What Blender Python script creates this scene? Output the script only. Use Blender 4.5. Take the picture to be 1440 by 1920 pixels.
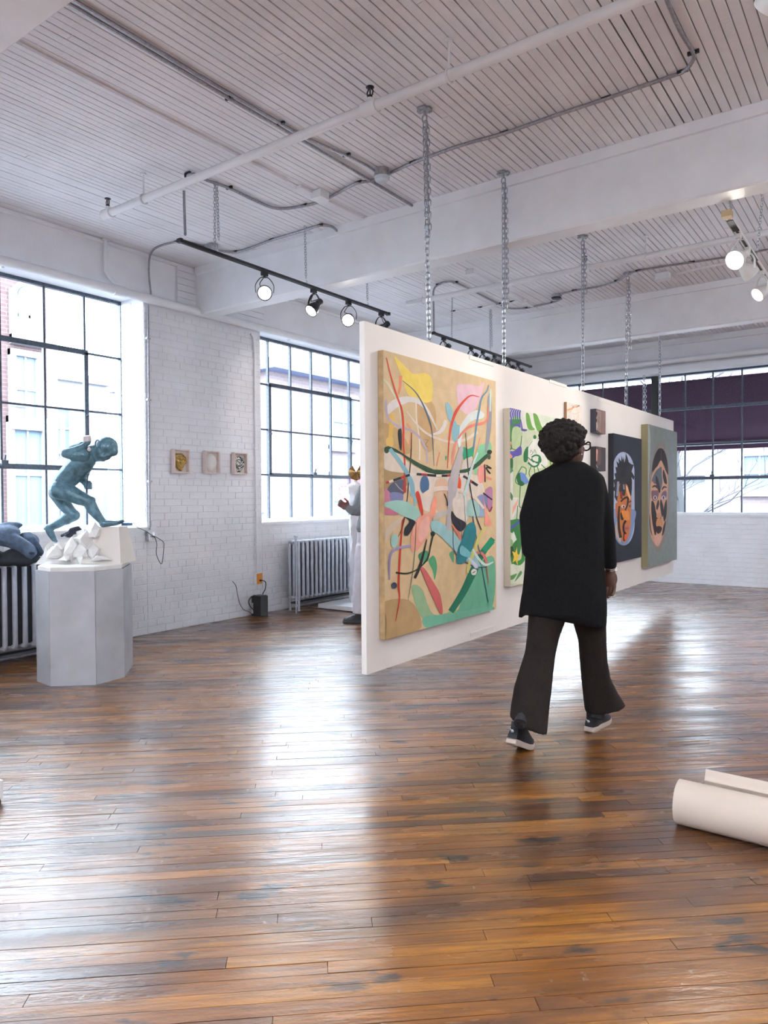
import bpy, bmesh, math, random
from mathutils import Vector, Matrix, noise
random.seed(7)
D=bpy.data; SC=bpy.context.scene
for o in list(D.objects): D.objects.remove(o)
COL=SC.collection
# ---------------------------------------------------------------- camera
CF=1350.335; YAW,PIT,ROL=math.radians(35.82634),math.radians(1.04),math.radians(-.35843)
CH=1.32
FW=Vector((-math.sin(YAW)*math.cos(PIT),math.cos(YAW)*math.cos(PIT),-math.sin(PIT)))
_r=Vector((math.cos(YAW),math.sin(YAW),0)); _u=_r.cross(FW)
RT=_r*math.cos(ROL)+_u*math.sin(ROL); UP=-_r*math.sin(ROL)+_u*math.cos(ROL)
CC=Vector((0,0,CH))
cam=D.objects.new('camera',D.cameras.new('camera')); COL.objects.link(cam)
m=Matrix((RT,UP,-FW)).transposed().to_4x4(); m.translation=CC; cam.matrix_world=m
cam.data.sensor_fit='VERTICAL'; cam.data.sensor_height=36; cam.data.lens=CF/1920*36
cam.data.clip_start=.05; cam.data.clip_end=300
SC.camera=cam
# ---------------------------------------------------------------- world, exposure
SKY=13.5
W=D.worlds.new('overcast_sky'); SC.world=W; W.use_nodes=True
bg=W.node_tree.nodes['Background']; bg.inputs[0].default_value=(.80,.90,1,1); bg.inputs[1].default_value=SKY
SC.view_settings.view_transform='Standard'; SC.view_settings.look='None'
SC.view_settings.gamma=1; SC.view_settings.use_curve_mapping=False; SC.view_settings.exposure=.46
def area(name,loc,sx,sy,power,col=(1,.93,.85),rot=(0,0,0)):
    l=D.lights.new(name,'AREA'); l.shape='RECTANGLE'; l.size=sx; l.size_y=sy; l.energy=power; l.color=col
    o=D.objects.new(name,l); COL.objects.link(o); o.location=loc; o.rotation_euler=rot; return o
FILL_LAMPS=[(.9,-1.2),(2.6,1.6),(2.2,5.5),(-2.6,-1.6),(2.2,9.0)]      # added unseen fill lamps that brighten the room and ceiling
for i,(x,y) in enumerate(FILL_LAMPS):
    area('fill_light',(x,y,3.17),.16,1.3,20,(.95,.97,1)); area('fill_light_up',(x,y,3.25),.16,1.3,165,(.94,.97,1),(math.pi,0,0))
# ---------------------------------------------------------------- helpers
def ray(u,v): return FW+RT*((u-720)/CF)-UP*((v-960)/CF)
def PX(u,v,ax,val):
    d=ray(u,v); return CC+d*((val-CC[ax])/d[ax])
def PD(u,v,d): return CC+ray(u,v)*d
def lin(c):
    return tuple((x/12.92 if x<=.04045 else ((x+.055)/1.055)**2.4) for x in c)
def H(h): return lin(tuple(int(h[i:i+2],16)/255 for i in (0,2,4)))
MC={}
def mat(name,col,rough=.5,metal=0,var=0,scale=6,bump=0,bscale=60,coat=0,spec=.5):
    if name in MC: return MC[name]
    if isinstance(col,str): col=H(col)
    m=D.materials.new(name); m.use_nodes=True; nt=m.node_tree; b=nt.nodes['Principled BSDF']
    b.inputs['Base Color'].default_value=(*col,1); b.inputs['Roughness'].default_value=rough
    b.inputs['Metallic'].default_value=metal; b.inputs['Coat Weight'].default_value=coat
    b.inputs['Specular IOR Level'].default_value=spec
    N=nt.nodes; L=nt.links
    if var or bump: g=N.new('ShaderNodeNewGeometry')
    if var:
        n=N.new('ShaderNodeTexNoise'); n.inputs['Scale'].default_value=scale; n.inputs['Detail'].default_value=4
        L.new(g.outputs['Position'],n.inputs['Vector'])
        r=N.new('ShaderNodeMix'); r.data_type='RGBA'
        r.inputs[6].default_value=(*[max(0,c*(1-var)) for c in col],1); r.inputs[7].default_value=(*[min(1,c*(1+var)) for c in col],1)
        mr=N.new('ShaderNodeMapRange'); mr.inputs[1].default_value=.3; mr.inputs[2].default_value=.7
        L.new(n.outputs[0],mr.inputs[0]); L.new(mr.outputs[0],r.inputs[0]); L.new(r.outputs[2],b.inputs['Base Color'])
    if bump:
        n=N.new('ShaderNodeTexNoise'); n.inputs['Scale'].default_value=bscale; n.inputs['Detail'].default_value=3
        L.new(g.outputs['Position'],n.inputs['Vector'])
        bp=N.new('ShaderNodeBump'); bp.inputs['Strength'].default_value=bump; bp.inputs['Distance'].default_value=.01
        L.new(n.outputs[0],bp.inputs['Height']); L.new(bp.outputs[0],b.inputs['Normal'])
    MC[name]=m; return m
def emis(name,col,s):
    if name in MC: return MC[name]
    m=D.materials.new(name); m.use_nodes=True; b=m.node_tree.nodes['Principled BSDF']
    b.inputs['Base Color'].default_value=(0,0,0,1); b.inputs['Emission Color'].default_value=(*col,1); b.inputs['Emission Strength'].default_value=s
    MC[name]=m; return m
def wloc(o):
    v=Vector((0,0,0))
    while o: v+=o.location; o=o.parent
    return v
class MB:
    def __init__(s): s.v=[]; s.f=[]; s.a=[]
    def add(s,vs,fs,a=None):
        n=len(s.v); s.v+= [Vector(v) for v in vs]; s.f+=[tuple(i+n for i in f) for f in fs]; s.a+=[a]*len(fs); return s
    def box(s,lo,hi,rz=0,c=None,a=None):
        lo,hi=Vector(lo),Vector(hi); vs=[Vector((x,y,z)) for x in (lo.x,hi.x) for y in (lo.y,hi.y) for z in (lo.z,hi.z)]
        if rz:
            c=Vector(c) if c else (lo+hi)/2; R=Matrix.Rotation(rz,3,'Z'); vs=[R@(v-c)+c for v in vs]
        return s.add(vs,[(0,1,3,2),(4,6,7,5),(0,4,5,1),(2,3,7,6),(0,2,6,4),(1,5,7,3)],a)
    def obox(s,c,ax,ay,az,a=None):   # oriented box: centre and three half axis vectors
        c=Vector(c); vs=[c+ax*i+ay*j+az*k for i in (-1,1) for j in (-1,1) for k in (-1,1)]
        return s.add(vs,[(0,1,3,2),(4,6,7,5),(0,4,5,1),(2,3,7,6),(0,2,6,4),(1,5,7,3)],a)
    def rings(s,R,close=True,capa=True,capb=True,a=None):
        n=len(R[0]); vs=[v for r in R for v in r]; fs=[]
        for i in range(len(R)-1):
            for j in range(n if close else n-1):
                k=(j+1)%n; fs.append((i*n+j,i*n+k,(i+1)*n+k,(i+1)*n+j))
        if capa: fs.append(tuple(range(n-1,-1,-1)))
        if capb: fs.append(tuple((len(R)-1)*n+j for j in range(n)))
        return s.add(vs,fs,a)
    def tube(s,P,r,n=8,cap=True,closed=False,a=None):
        P=[Vector(p) for p in P]; R=[]; m=len(P)
        rr=r if isinstance(r,(list,tuple)) else [r]*m
        t0=None; up=None
        for i,p in enumerate(P):
            if closed: t=(P[(i+1)%m]-P[i-1])
            else: t=P[min(i+1,m-1)]-P[max(i-1,0)]
            if t.length<1e-9: t=Vector((0,0,1))
            t.normalize()
            if up is None: up=Vector((0,0,1)) if abs(t.z)<.9 else Vector((1,0,0))
            x=t.cross(up); 
            if x.length<1e-5: x=t.orthogonal()
            x.normalize(); y=x.cross(t).normalized(); up=y
            R.append([p+(x*math.cos(q)+y*math.sin(q))*rr[i] for q in (2*math.pi*k/n for k in range(n))])
        if closed: R.append(R[0]); return s.rings(R,True,False,False,a)
        return s.rings(R,True,cap,cap,a)
    def cyl(s,p,q,r,n=16,r2=None): return s.tube([p,q],[r,r if r2 is None else r2],n)
    def lathe(s,o,axis,prof,n=20,cap=True):
        o=Vector(o); ax=Vector(axis).normalized(); x=ax.orthogonal().normalized(); y=ax.cross(x)
        return s.rings([[o+ax*h+(x*math.cos(q)+y*math.sin(q))*r for q in (2*math.pi*k/n for k in range(n))] for h,r in prof],True,cap,cap)
    def ball(s,c,r,n=12,m=8,R=None,a=None):
        c=Vector(c); r=Vector((r,r,r)) if not hasattr(r,'__len__') else Vector(r); rs=[]
        for i in range(m+1):
            th=math.pi*i/m; th=max(.02,min(math.pi-.02,th)); rg=[]
            for k in range(n):
                q=2*math.pi*k/n; p=Vector((r.x*math.sin(th)*math.cos(q),r.y*math.sin(th)*math.sin(q),r.z*math.cos(th)))
                if R: p=R@p
                rg.append(c+p)
            rs.append(rg)
        return s.rings(rs,True,True,True,a)
    def prism(s,poly,z0,z1,a=None):
        return s.rings([[Vector((p[0],p[1],z0)) for p in poly],[Vector((p[0],p[1],z1)) for p in poly]],a=a)
    def mesh(s,name,off=Vector((0,0,0)),smooth=False,attr=None):
        me=D.meshes.new(name); me.from_pydata([v-off for v in s.v],[],s.f)
        if attr=='tone':
            at=me.attributes.new('tone','FLOAT','FACE'); at.data.foreach_set('value',[float(x or 0) for x in s.a])
        if attr=='col':
            at=me.attributes.new('col','FLOAT_COLOR','FACE'); at.data.foreach_set('color',[c for x in s.a for c in (*x,1)])
        if smooth: me.polygons.foreach_set('use_smooth',[True]*len(me.polygons))
        me.update(); return me
    def build(s,name,m,parent=None,smooth=False,attr=None,kind=None,fix=True):
        off=wloc(parent) if parent else Vector((0,0,0))
        me=s.mesh(name,off,smooth,attr); me.materials.append(m)
        if fix:
            bm=bmesh.new(); bm.from_mesh(me); bmesh.ops.recalc_face_normals(bm,faces=bm.faces); bm.to_mesh(me); bm.free()
        o=D.objects.new(name,me); COL.objects.link(o)
        if parent: o.parent=parent
        if kind: o['kind']=kind
        if smooth: autosmooth(o)
        return o
def autosmooth(o,ang=40):
    me=o.data; bm=bmesh.new(); bm.from_mesh(me); th=math.radians(ang)
    for e in bm.edges:
        if len(e.link_faces)==2 and e.calc_face_angle(0)>th: e.smooth=False
    bm.to_mesh(me); bm.free()
def tag(o,label=None,cat=None,group=None,kind=None):
    if label:o['label']=label
    if cat:o['category']=cat
    if group:o['group']=group
    if kind:o['kind']=kind
    return o
def thing(name,label,cat,loc=(0,0,0),group=None):
    o=D.objects.new(name,None); COL.objects.link(o); o.location=loc; o.empty_display_size=.1
    return tag(o,label,cat,group)
def copy_tree(o,parent=None):
    c=o.copy(); COL.objects.link(c); c.parent=parent
    for ch in list(o.children): copy_tree(ch,c)
    return c
def link(name,me,parent,loc,rot=(0,0,0),sc=(1,1,1)):
    o=D.objects.new(name,me); COL.objects.link(o); o.parent=parent
    o.location=Vector(loc)-(wloc(parent) if parent else Vector((0,0,0))); o.rotation_euler=rot; o.scale=sc; return o
def spline(P,k=6,closed=False):
    P=[Vector(p) for p in P]; n=len(P); out=[]
    for i in range(n if closed else n-1):
        if closed: a,b,c,d=P[i-1],P[i],P[(i+1)%n],P[(i+2)%n]
        else: a,b,c,d=P[max(i-1,0)],P[i],P[i+1],P[min(i+2,n-1)]
        for j in range(k):
            t=j/k; out.append(.5*((2*b)+(c-a)*t+(2*a-5*b+4*c-d)*t*t+(3*b-a-3*c+d)*t**3))
    if not closed: out.append(P[-1])
    return out
def fuse(name,mb,m,parent=None,vox=.01,smooth=3,attr=None):
    """closed overlapping volumes -> one continuous smooth surface"""
    off=wloc(parent) if parent else Vector((0,0,0))
    me=mb.mesh(name,off); bm=bmesh.new(); bm.from_mesh(me); bmesh.ops.recalc_face_normals(bm,faces=bm.faces); bm.to_mesh(me); bm.free()
    o=D.objects.new(name,me); COL.objects.link(o)
    r=o.modifiers.new('r','REMESH'); r.mode='VOXEL'; r.voxel_size=vox
    s=o.modifiers.new('s','SMOOTH'); s.factor=.6; s.iterations=smooth
    dg=bpy.context.evaluated_depsgraph_get(); dg.update()
    nm=D.meshes.new_from_object(o.evaluated_get(dg)); o.modifiers.clear(); o.data=nm; nm.name=name
    nm.materials.clear(); nm.materials.append(m); nm.polygons.foreach_set('use_smooth',[True]*len(nm.polygons))
    if parent: o.parent=parent
    return o
# ---------------------------------------------------------------- materials
white_paint=mat('white_wall_paint',(.81,.81,.85),.42,0,.05,3,.25,40)
white_trim=mat('white_gloss_trim',(.82,.83,.86),.35,0,.04,5,.15,30)
ceil_paint=mat('ceiling_paint',(.80,.79,.83),.5,0,.07,2.2,.3,50)
dark_gap=mat('dark_joint',(.05,.045,.05),.9)
black_metal=mat('black_metal',(.012,.014,.018),.35,.0)
steel=mat('galvanised_steel',(.45,.47,.50),.35,.85,.2,30)
grey_conduit=mat('grey_conduit',(.33,.32,.35),.4,.6,.25,60)
chain_steel=mat('chain_steel',(.40,.42,.46),.30,.9)
frame_paint=mat('window_frame_paint',(.055,.075,.105),.4,0,.35,40)
rad_paint=mat('radiator_paint',(.50,.53,.60),.35,.3,.1,20)
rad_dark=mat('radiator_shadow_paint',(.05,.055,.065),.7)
skin_dark=mat('dark_skin',(.075,.031,.018),.5,0,.15,40)
cloth_black=mat('black_knit',(.006,.006,.0065),.95,0,.3,80,.6,400,spec=.15)
cloth_brown=mat('dark_brown_wool',(.015,.011,.009),.9,0,.2,60,.3,300,spec=.2)
bronze=mat('patinated_bronze',(.090,.185,.235),.42,.25,.45,22,.2,90)
plaster=mat('white_plaster',(.80,.79,.77),.6,0,.04,12,.3,60)
# glass: thin pane, clear with a fresnel sheen
gm=D.materials.new('window_glass'); gm.use_nodes=True; nt=gm.node_tree; nt.nodes.clear()
_o=nt.nodes.new('ShaderNodeOutputMaterial'); _m=nt.nodes.new('ShaderNodeMixShader'); _t=nt.nodes.new('ShaderNodeBsdfTransparent'); _g=nt.nodes.new('ShaderNodeBsdfGlossy'); _f=nt.nodes.new('ShaderNodeFresnel')
_t.inputs[0].default_value=(.96,.98,.99,1); _g.inputs['Roughness'].default_value=.05
nt.nodes.remove(_f); _f=nt.nodes.new('ShaderNodeLayerWeight'); _p=nt.nodes.new('ShaderNodeMath'); _p.operation='POWER'; _p.inputs[1].default_value=4
_q=nt.nodes.new('ShaderNodeMath'); _q.operation='MULTIPLY_ADD'; _q.inputs[1].default_value=.5; _q.inputs[2].default_value=.012
nt.links.new(_f.outputs['Facing'],_p.inputs[0]); nt.links.new(_p.outputs[0],_q.inputs[0])
nt.links.new(_q.outputs[0],_m.inputs[0]); nt.links.new(_t.outputs[0],_m.inputs[1]); nt.links.new(_g.outputs[0],_m.inputs[2]); nt.links.new(_m.outputs[0],_o.inputs[0])
def wood_floor():
    m=D.materials.new('worn_varnished_boards'); m.use_nodes=True; nt=m.node_tree; N=nt.nodes; L=nt.links; b=N['Principled BSDF']
    g=N.new('ShaderNodeNewGeometry'); mp=N.new('ShaderNodeMapping'); mp.inputs['Rotation'].default_value=(0,0,-(math.pi/2-PLA)); L.new(g.outputs['Position'],mp.inputs[0])
    def noise_(sx,sy,det,sc,off=0):
        q=N.new('ShaderNodeMapping'); q.inputs['Scale'].default_value=(sx,sy,1); q.inputs['Location'].default_value=(off,off,off); L.new(mp.outputs[0],q.inputs[0])
        n=N.new('ShaderNodeTexNoise'); n.inputs['Scale'].default_value=sc; n.inputs['Detail'].default_value=det; L.new(q.outputs[0],n.inputs['Vector']); return n.outputs[0]
    def rng(x,a,b_,c=0,d=1):
        r=N.new('ShaderNodeMapRange'); r.inputs[1].default_value=a; r.inputs[2].default_value=b_; r.inputs[3].default_value=c; r.inputs[4].default_value=d; L.new(x,r.inputs[0]); return r.outputs[0]
    def mix(f,a,c,mode='MIX'):
        r=N.new('ShaderNodeMix'); r.data_type='RGBA'; r.blend_type=mode
        for s,i in ((f,0),(a,6),(c,7)):
            if isinstance(s,(float,int)): r.inputs[i].default_value=s
            elif isinstance(s,tuple): r.inputs[i].default_value=(*s,1)
            else: L.new(s,r.inputs[i])
        return r.outputs[2]
    at=N.new('ShaderNodeAttribute'); at.attribute_name='tone'
    cr=N.new('ShaderNodeValToRGB'); e=cr.color_ramp; e.elements[0].position=0; e.elements[0].color=(*WOOD[0],1); e.elements[1].position=1; e.elements[1].color=(*WOOD[-1],1)
    for i,c in enumerate(WOOD[1:-1]):
        k=e.elements.new((i+1)/(len(WOOD)-1)); k.color=(*c,1)
    L.new(at.outputs['Fac'],cr.inputs[0])
    grain=noise_(1.2,26,5,3.0); c=mix(rng(grain,.38,.62,0,.60),cr.outputs[0],(.050,.017,.007))
    c=mix(rng(noise_(.9,2.6,5,1.3,9),.48,.66,0,.80),c,(.040,.018,.014))
    c=mix(rng(noise_(1,2.6,5,4.2,21),.62,.67,0,.9),c,(.012,.010,.011))
    c=mix(rng(noise_(2.2,1.6,6,9,33),.70,.74,0,.8),c,(.25,.20,.17))
    c=mix(rng(noise_(.5,3.5,3,1.0,40),.55,.75,0,.40),c,(.30,.13,.03))
    L.new(c,b.inputs['Base Color'])
    rn=noise_(.6,3,5,2.2,70); L.new(rng(rn,.3,.7,.30,.50),b.inputs['Roughness'])
    b.inputs['Coat Weight'].default_value=1; L.new(rng(rn,.35,.65,.18,.34),b.inputs['Coat Roughness']); b.inputs['Coat IOR'].default_value=1.5; b.inputs['Specular IOR Level'].default_value=.4
    bp=N.new('ShaderNodeBump'); bp.inputs['Strength'].default_value=.5; bp.inputs['Distance'].default_value=.004
    L.new(noise_(1,5,4,7,5),bp.inputs['Height'])
    bp2=N.new('ShaderNodeBump'); bp2.inputs['Strength'].default_value=.35; bp2.inputs['Distance'].default_value=.002
    L.new(noise_(1,2,3,60,5),bp2.inputs['Height']); L.new(bp.outputs[0],bp2.inputs['Normal']); L.new(bp2.outputs[0],b.inputs['Normal']); L.new(bp2.outputs[0],b.inputs['Coat Normal'])
    return m
PLA=math.radians(48.7)   # board direction, clockwise from +y
WOOD=[(.048,.015,.004),(.13,.042,.004),(.24,.083,.006),(.33,.128,.009),(.19,.064,.006),(.095,.030,.005)]
# ================================================================ ROOM
WX=-6.04; FY=11.6; CZ=3.74; RX=4.6; BY=-3.6
REV=.40
BEAMS=[(-2.39,-2.2),(1.41,1.60),(5.0,5.19),(8.8,8.99)]
BZ=3.255
# ---- floor
fl=MB().box((WX-.05,BY,-.12),(RX,FY+.05,-.012)).build('floor',dark_gap); tag(fl,kind='structure')
def clip(poly,x0,x1,y0,y1):
    for ax,val,sg in ((0,x0,1),(0,x1,-1),(1,y0,1),(1,y1,-1)):
        out=[]
        for i in range(len(poly)):
            a,b=poly[i-1],poly[i]; da=(a[ax]-val)*sg; db=(b[ax]-val)*sg
            if (da>=0)!=(db>=0): t=da/(da-db); out.append((a[0]+(b[0]-a[0])*t,a[1]+(b[1]-a[1])*t))
            if db>=0: out.append(b)
        poly=out
        if len(poly)<3: return []
    return poly
def inview(p,mu=60):
    d=Vector(p)-CC; w=d.dot(FW)
    if w<.3: return 0
    u=720+CF*d.dot(RT)/w; v=960-CF*d.dot(UP)/w
    return w if -mu<u<1440+mu and -mu<v<1920+mu else 0
dx,dy=math.sin(PLA),math.cos(PLA); nx,ny=-dy,dx
PW=.051; planks=[]; k=-265
while k<340:
    o0=k*PW; t=-14-random.random()*2
    while t<14:
        L=random.choice((.5,.8,1.1,1.5,1.9,2.4))*random.uniform(.85,1.15)
        g=.0010; a0,a1,b0,b1=t+g,t+L-g,o0+g,o0+PW-g
        pl=clip([(dx*a+nx*b,dy*a+ny*b) for a,b in ((a0,b0),(a1,b0),(a1,b1),(a0,b1))],WX-.04,RX,BY,FY+.03)
        if pl:
            vis=[inview((x,y,0)) for x,y in pl+[(sum(p[0] for p in pl)/len(pl),sum(p[1] for p in pl)/len(pl))]]
            vis=[w for w in vis if w]
            planks.append((min(vis) if vis else 99,pl,min(1,max(0,random.gauss(.5,.24))),random.uniform(-.0007,.0007)))
        t+=L
    k+=1
planks.sort(key=lambda p:p[0])
wood=wood_floor(); rest=MB()
for i,(w,pl,tn,dz) in enumerate(planks):
    q=MB() if i<300 else rest
    cx=sum(p[0] for p in pl)/len(pl); cy=sum(p[1] for p in pl)/len(pl)
    ins=[(p[0]+(cx-p[0])*0,p[1]) for p in pl]
    q.rings([[Vector((p[0],p[1],-.012)) for p in pl],[Vector((p[0],p[1],dz-.0004)) for p in pl]],capa=False,a=tn)
    if i<300: q.build('plank',wood,fl,attr='tone')
rest.build('plank_field',wood,fl,attr='tone',kind='stuff')
# ---- ceiling
cl=MB().box((WX,BY,CZ+.013),(RX,FY,CZ+.12)).build('ceiling',mat('ceiling_void',(.07,.065,.065),.95)); tag(cl,kind='structure')
bw=.056; nb=0; rest=MB()
bays=[(1.60,5.0),(5.19,8.8),(-2.2,1.41),(8.99,11.6),(BY,-2.39)]
for bi,(y0,y1) in enumerate(bays):
    x=WX
    while x<RX-.01:
        x1=min(x+bw,RX); frac=(x-WX)/6
        gap=random.uniform(.0018,.0036)+max(0,frac-.15)*random.choice((.001,.002,.004,.008))
        cuts=[y0,y1]
        if random.random()<.35: cuts.insert(1,random.uniform(y0+.4,y1-.4))
        for a,b in zip(cuts[:-1],cuts[1:]):
            z=CZ+random.uniform(-.002,.002)
            asp=bi<2 and x<1.1 and nb<300
            q=MB() if asp else rest
            e=.0022
            q.rings([[Vector(p) for p in ((x+gap/2,a+.001,z+.012),(x1-gap/2,a+.001,z+.012),(x1-gap/2,b-.001,z+.012),(x+gap/2,b-.001,z+.012))],
                     [Vector(p) for p in ((x+gap/2,a+.001,z+e),(x1-gap/2,a+.001,z+e),(x1-gap/2,b-.001,z+e),(x+gap/2,b-.001,z+e))],
                     [Vector(p) for p in ((x+gap/2+e,a+e,z),(x1-gap/2-e,a+e,z),(x1-gap/2-e,b-e,z),(x+gap/2+e,b-e,z))]],capa=False)
            if asp: q.build('ceiling_board',ceil_paint,cl); nb+=1
        x+=bw
rest.build('ceiling_board_field',ceil_paint,cl,kind='stuff')
# ---- beams
for i,(a,b) in enumerate(BEAMS):
    q=MB(); e=.012
    pr=[(a,CZ+.01),(a,BZ+e),(a+e,BZ),(b-e,BZ),(b,BZ+e),(b,CZ+.01)]
    q.rings([[Vector((x,y,z)) for y,z in pr] for x in (WX-.05,RX)])
    q.box((WX+.04,a-.028,CZ-.075),(RX,a+.002,CZ+.005)); q.box((WX+.04,b-.002,CZ-.075),(RX,b+.028,CZ+.005))
    o=q.build('ceiling_beam',white_trim); tag(o,kind='structure')
    o.name='trim_%d'%(i+1)
# ---- walls with openings
def brick_mesh(L,Hh,axis):
    """chamfered brick face proud of the wall, local origin at its centre; axis: direction of wall normal"""
    q=MB(); e=.0035; e1=.0014; t=.0055
    a=[(-L/2,-Hh/2),(L/2,-Hh/2),(L/2,Hh/2),(-L/2,Hh/2)]; bb=[(-L/2+e1,-Hh/2+e),(L/2-e1,-Hh/2+e),(L/2-e1,Hh/2-e),(-L/2+e1,Hh/2-e)]
    f=(lambda p,d:Vector((d,p[0],p[1]))) if axis=='x' else (lambda p,d:Vector((p[0],d,p[1])))
    s=1 if axis=='x' else -1
    q.rings([[f(p,-.003*s) for p in a],[f(p,(t-e)*s) for p in a],[f(p,t*s) for p in bb]],capa=False)
    me=q.mesh('brick'); bm=bmesh.new(); bm.from_mesh(me); bmesh.ops.recalc_face_normals(bm,faces=bm.faces)
    # open back shell: make sure the front points out of the wall
    fr=max(bm.faces,key=lambda f_:abs(f_.normal.x if axis=='x' else f_.normal.y)*f_.calc_area())
    if (fr.normal.x if axis=='x' else fr.normal.y)*s<0: bmesh.ops.reverse_faces(bm,faces=bm.faces)
    bm.to_mesh(me); bm.free(); me.materials.append(white_paint); return me
CO=.070; BL=.212
def lay_bricks(axis,plane,zones,parent,limit=300):
    cand=[]; cache={}
    for (s0,s1,z0,z1) in zones:
        n0=int(round(z0/CO)); n1=int(math.ceil(z1/CO))
        for r in range(n0,n1):
            za=max(z0,r*CO); zb=min(z1,(r+1)*CO)
            if zb-za<.02: continue
            head=(r%6==3); L=BL/2 if head else BL
            off=((r%2)*.5+(.13 if r%5==2 else 0))*L; s=s0-off
            while s<s1-.01:
                LL=L*(1 if head else random.choice((1,1,1,.985)))
                a=max(s,s0); b=min(s+LL,s1)
                if b-a>.03: cand.append((a,b,za,zb))
                s+=LL
    def key(c):
        s=(c[0]+c[1])/2; z=(c[2]+c[3])/2; p=Vector((plane,s,z)) if axis=='x' else Vector((s,plane,z)); w=inview(p,0)
        if not w: return 99
        return w-8*(c[1]-c[0])*(c[3]-c[2])
    cand.sort(key=key); rest=MB()
    for i,(a,b,za,zb) in enumerate(cand):
        j=.0045; L=b-a-.0028; Hh=zb-za-.0055; s=(a+b)/2+random.uniform(-.001,.001); z=(za+zb)/2
        d=.0009*math.sin(za*97)+random.uniform(-.0004,.0004)
        kk=(round(L,2),round(Hh,3))
        if kk not in cache: cache[kk]=brick_mesh(L,Hh,axis)
        me=cache[kk]; loc=Vector((plane+d,s,z)) if axis=='x' else Vector((s,plane-d,z))
        if i<limit and key((a,b,za,zb))<99:
            link('brick',me,parent,loc,(random.uniform(-.006,.006) if axis=='x' else 0,random.uniform(-.006,.006) if axis!='x' else 0,0))
        else:
            rest.add([v.co+loc for v in me.vertices],[tuple(p.vertices) for p in me.polygons])
    rest.build('brick_field',white_paint,parent,kind='stuff',fix=False)
# left wall: window openings (y0,y1)
WZ0,WZ1=1.07,3.31
WIN=[(-2.12,.30,-2.12),(1.95,4.376,1.96),(5.945,8.53,6.055)]
wl=MB()
ys=[BY]+[v for w in WIN for v in w[:2]]+[FY+.5]
for a,b in zip(ys[0::2],ys[1::2]): wl.box((WX-REV-.10,a,-.1),(WX-.006,b,CZ+.1))
for a,b,_ in WIN:
    wl.box((WX-REV-.10,a,-.1),(WX-.006,b,1.03)); wl.box((WX-REV-.10,a,3.325),(WX-.006,b,CZ+.1))
    for (c,d) in ((a,a+.0),(b,b)): pass
wall_l=wl.build('wall_left',white_paint); tag(wall_l,kind='structure')
lay_bricks('x',WX-.006,[(4.376,5.945,0,3.22),(.35,4.376,0,1.0),(5.945,8.53,0,1.0),(8.53,11.6,0,3.2)],wall_l)
# reveal brick faces (side of the deep window opening)
q=MB()
for (yy) in (4.376,8.53,.30):
    for r in range(int(1.08/CO),int(3.25/CO)+1):
        off=(r%2)*.1; s=-off
        while s<REV:
            a=max(0,s); b=min(REV,s+.2); 
            if b-a>.03: q.box((WX-.006-b+.003,yy-.005,r*CO+.003),(WX-.006-a-.003,yy+.004,(r+1)*CO-.003))
            s+=.2
q.build('reveal_brick_field',white_paint,wall_l,kind='stuff')
# pilaster bricks over the pipe beside the beam, upper plaster bands
q=MB()
for r in range(0,7):
    z0=3.262+r*.068; q.box((WX-.004,4.765,z0+.002),(WX+.022,5.0,z0+.066)); q.box((WX-.004,5.19,z0+.002),(WX+.022,6.0,z0+.066))
q.build('pilaster_brick',white_paint,wall_l,kind='stuff')
# far wall
FR=.22
FW0,FW1=(-5.35,-3.23),(-3.13,-.95)
wf=MB(); 
for a,b in ((WX-.5,-5.40),(-.9,RX)): wf.box((a,FY+.006,-.1),(b,FY+.45,CZ+.1))
wf.box((-5.40,FY+.006,-.1),(-.9,FY+.45,1.04)); wf.box((-5.40,FY+.006,3.225),(-.9,FY+.45,CZ+.1))
wall_f=wf.build('wall_back',white_paint); tag(wall_f,kind='structure')
lay_bricks('y',FY+.006,[(-6.04,.2,0,1.0)],wall_f)
wr=MB().box((RX,BY,-.1),(RX+.2,FY+.4,CZ+.1)).build('wall_right',white_paint); tag(wr,kind='structure')
wb=MB().box((WX-.5,BY-.2,-.1),(RX+.2,BY,CZ+.1)).build('wall_front',white_paint); tag(wb,kind='structure')
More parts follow.
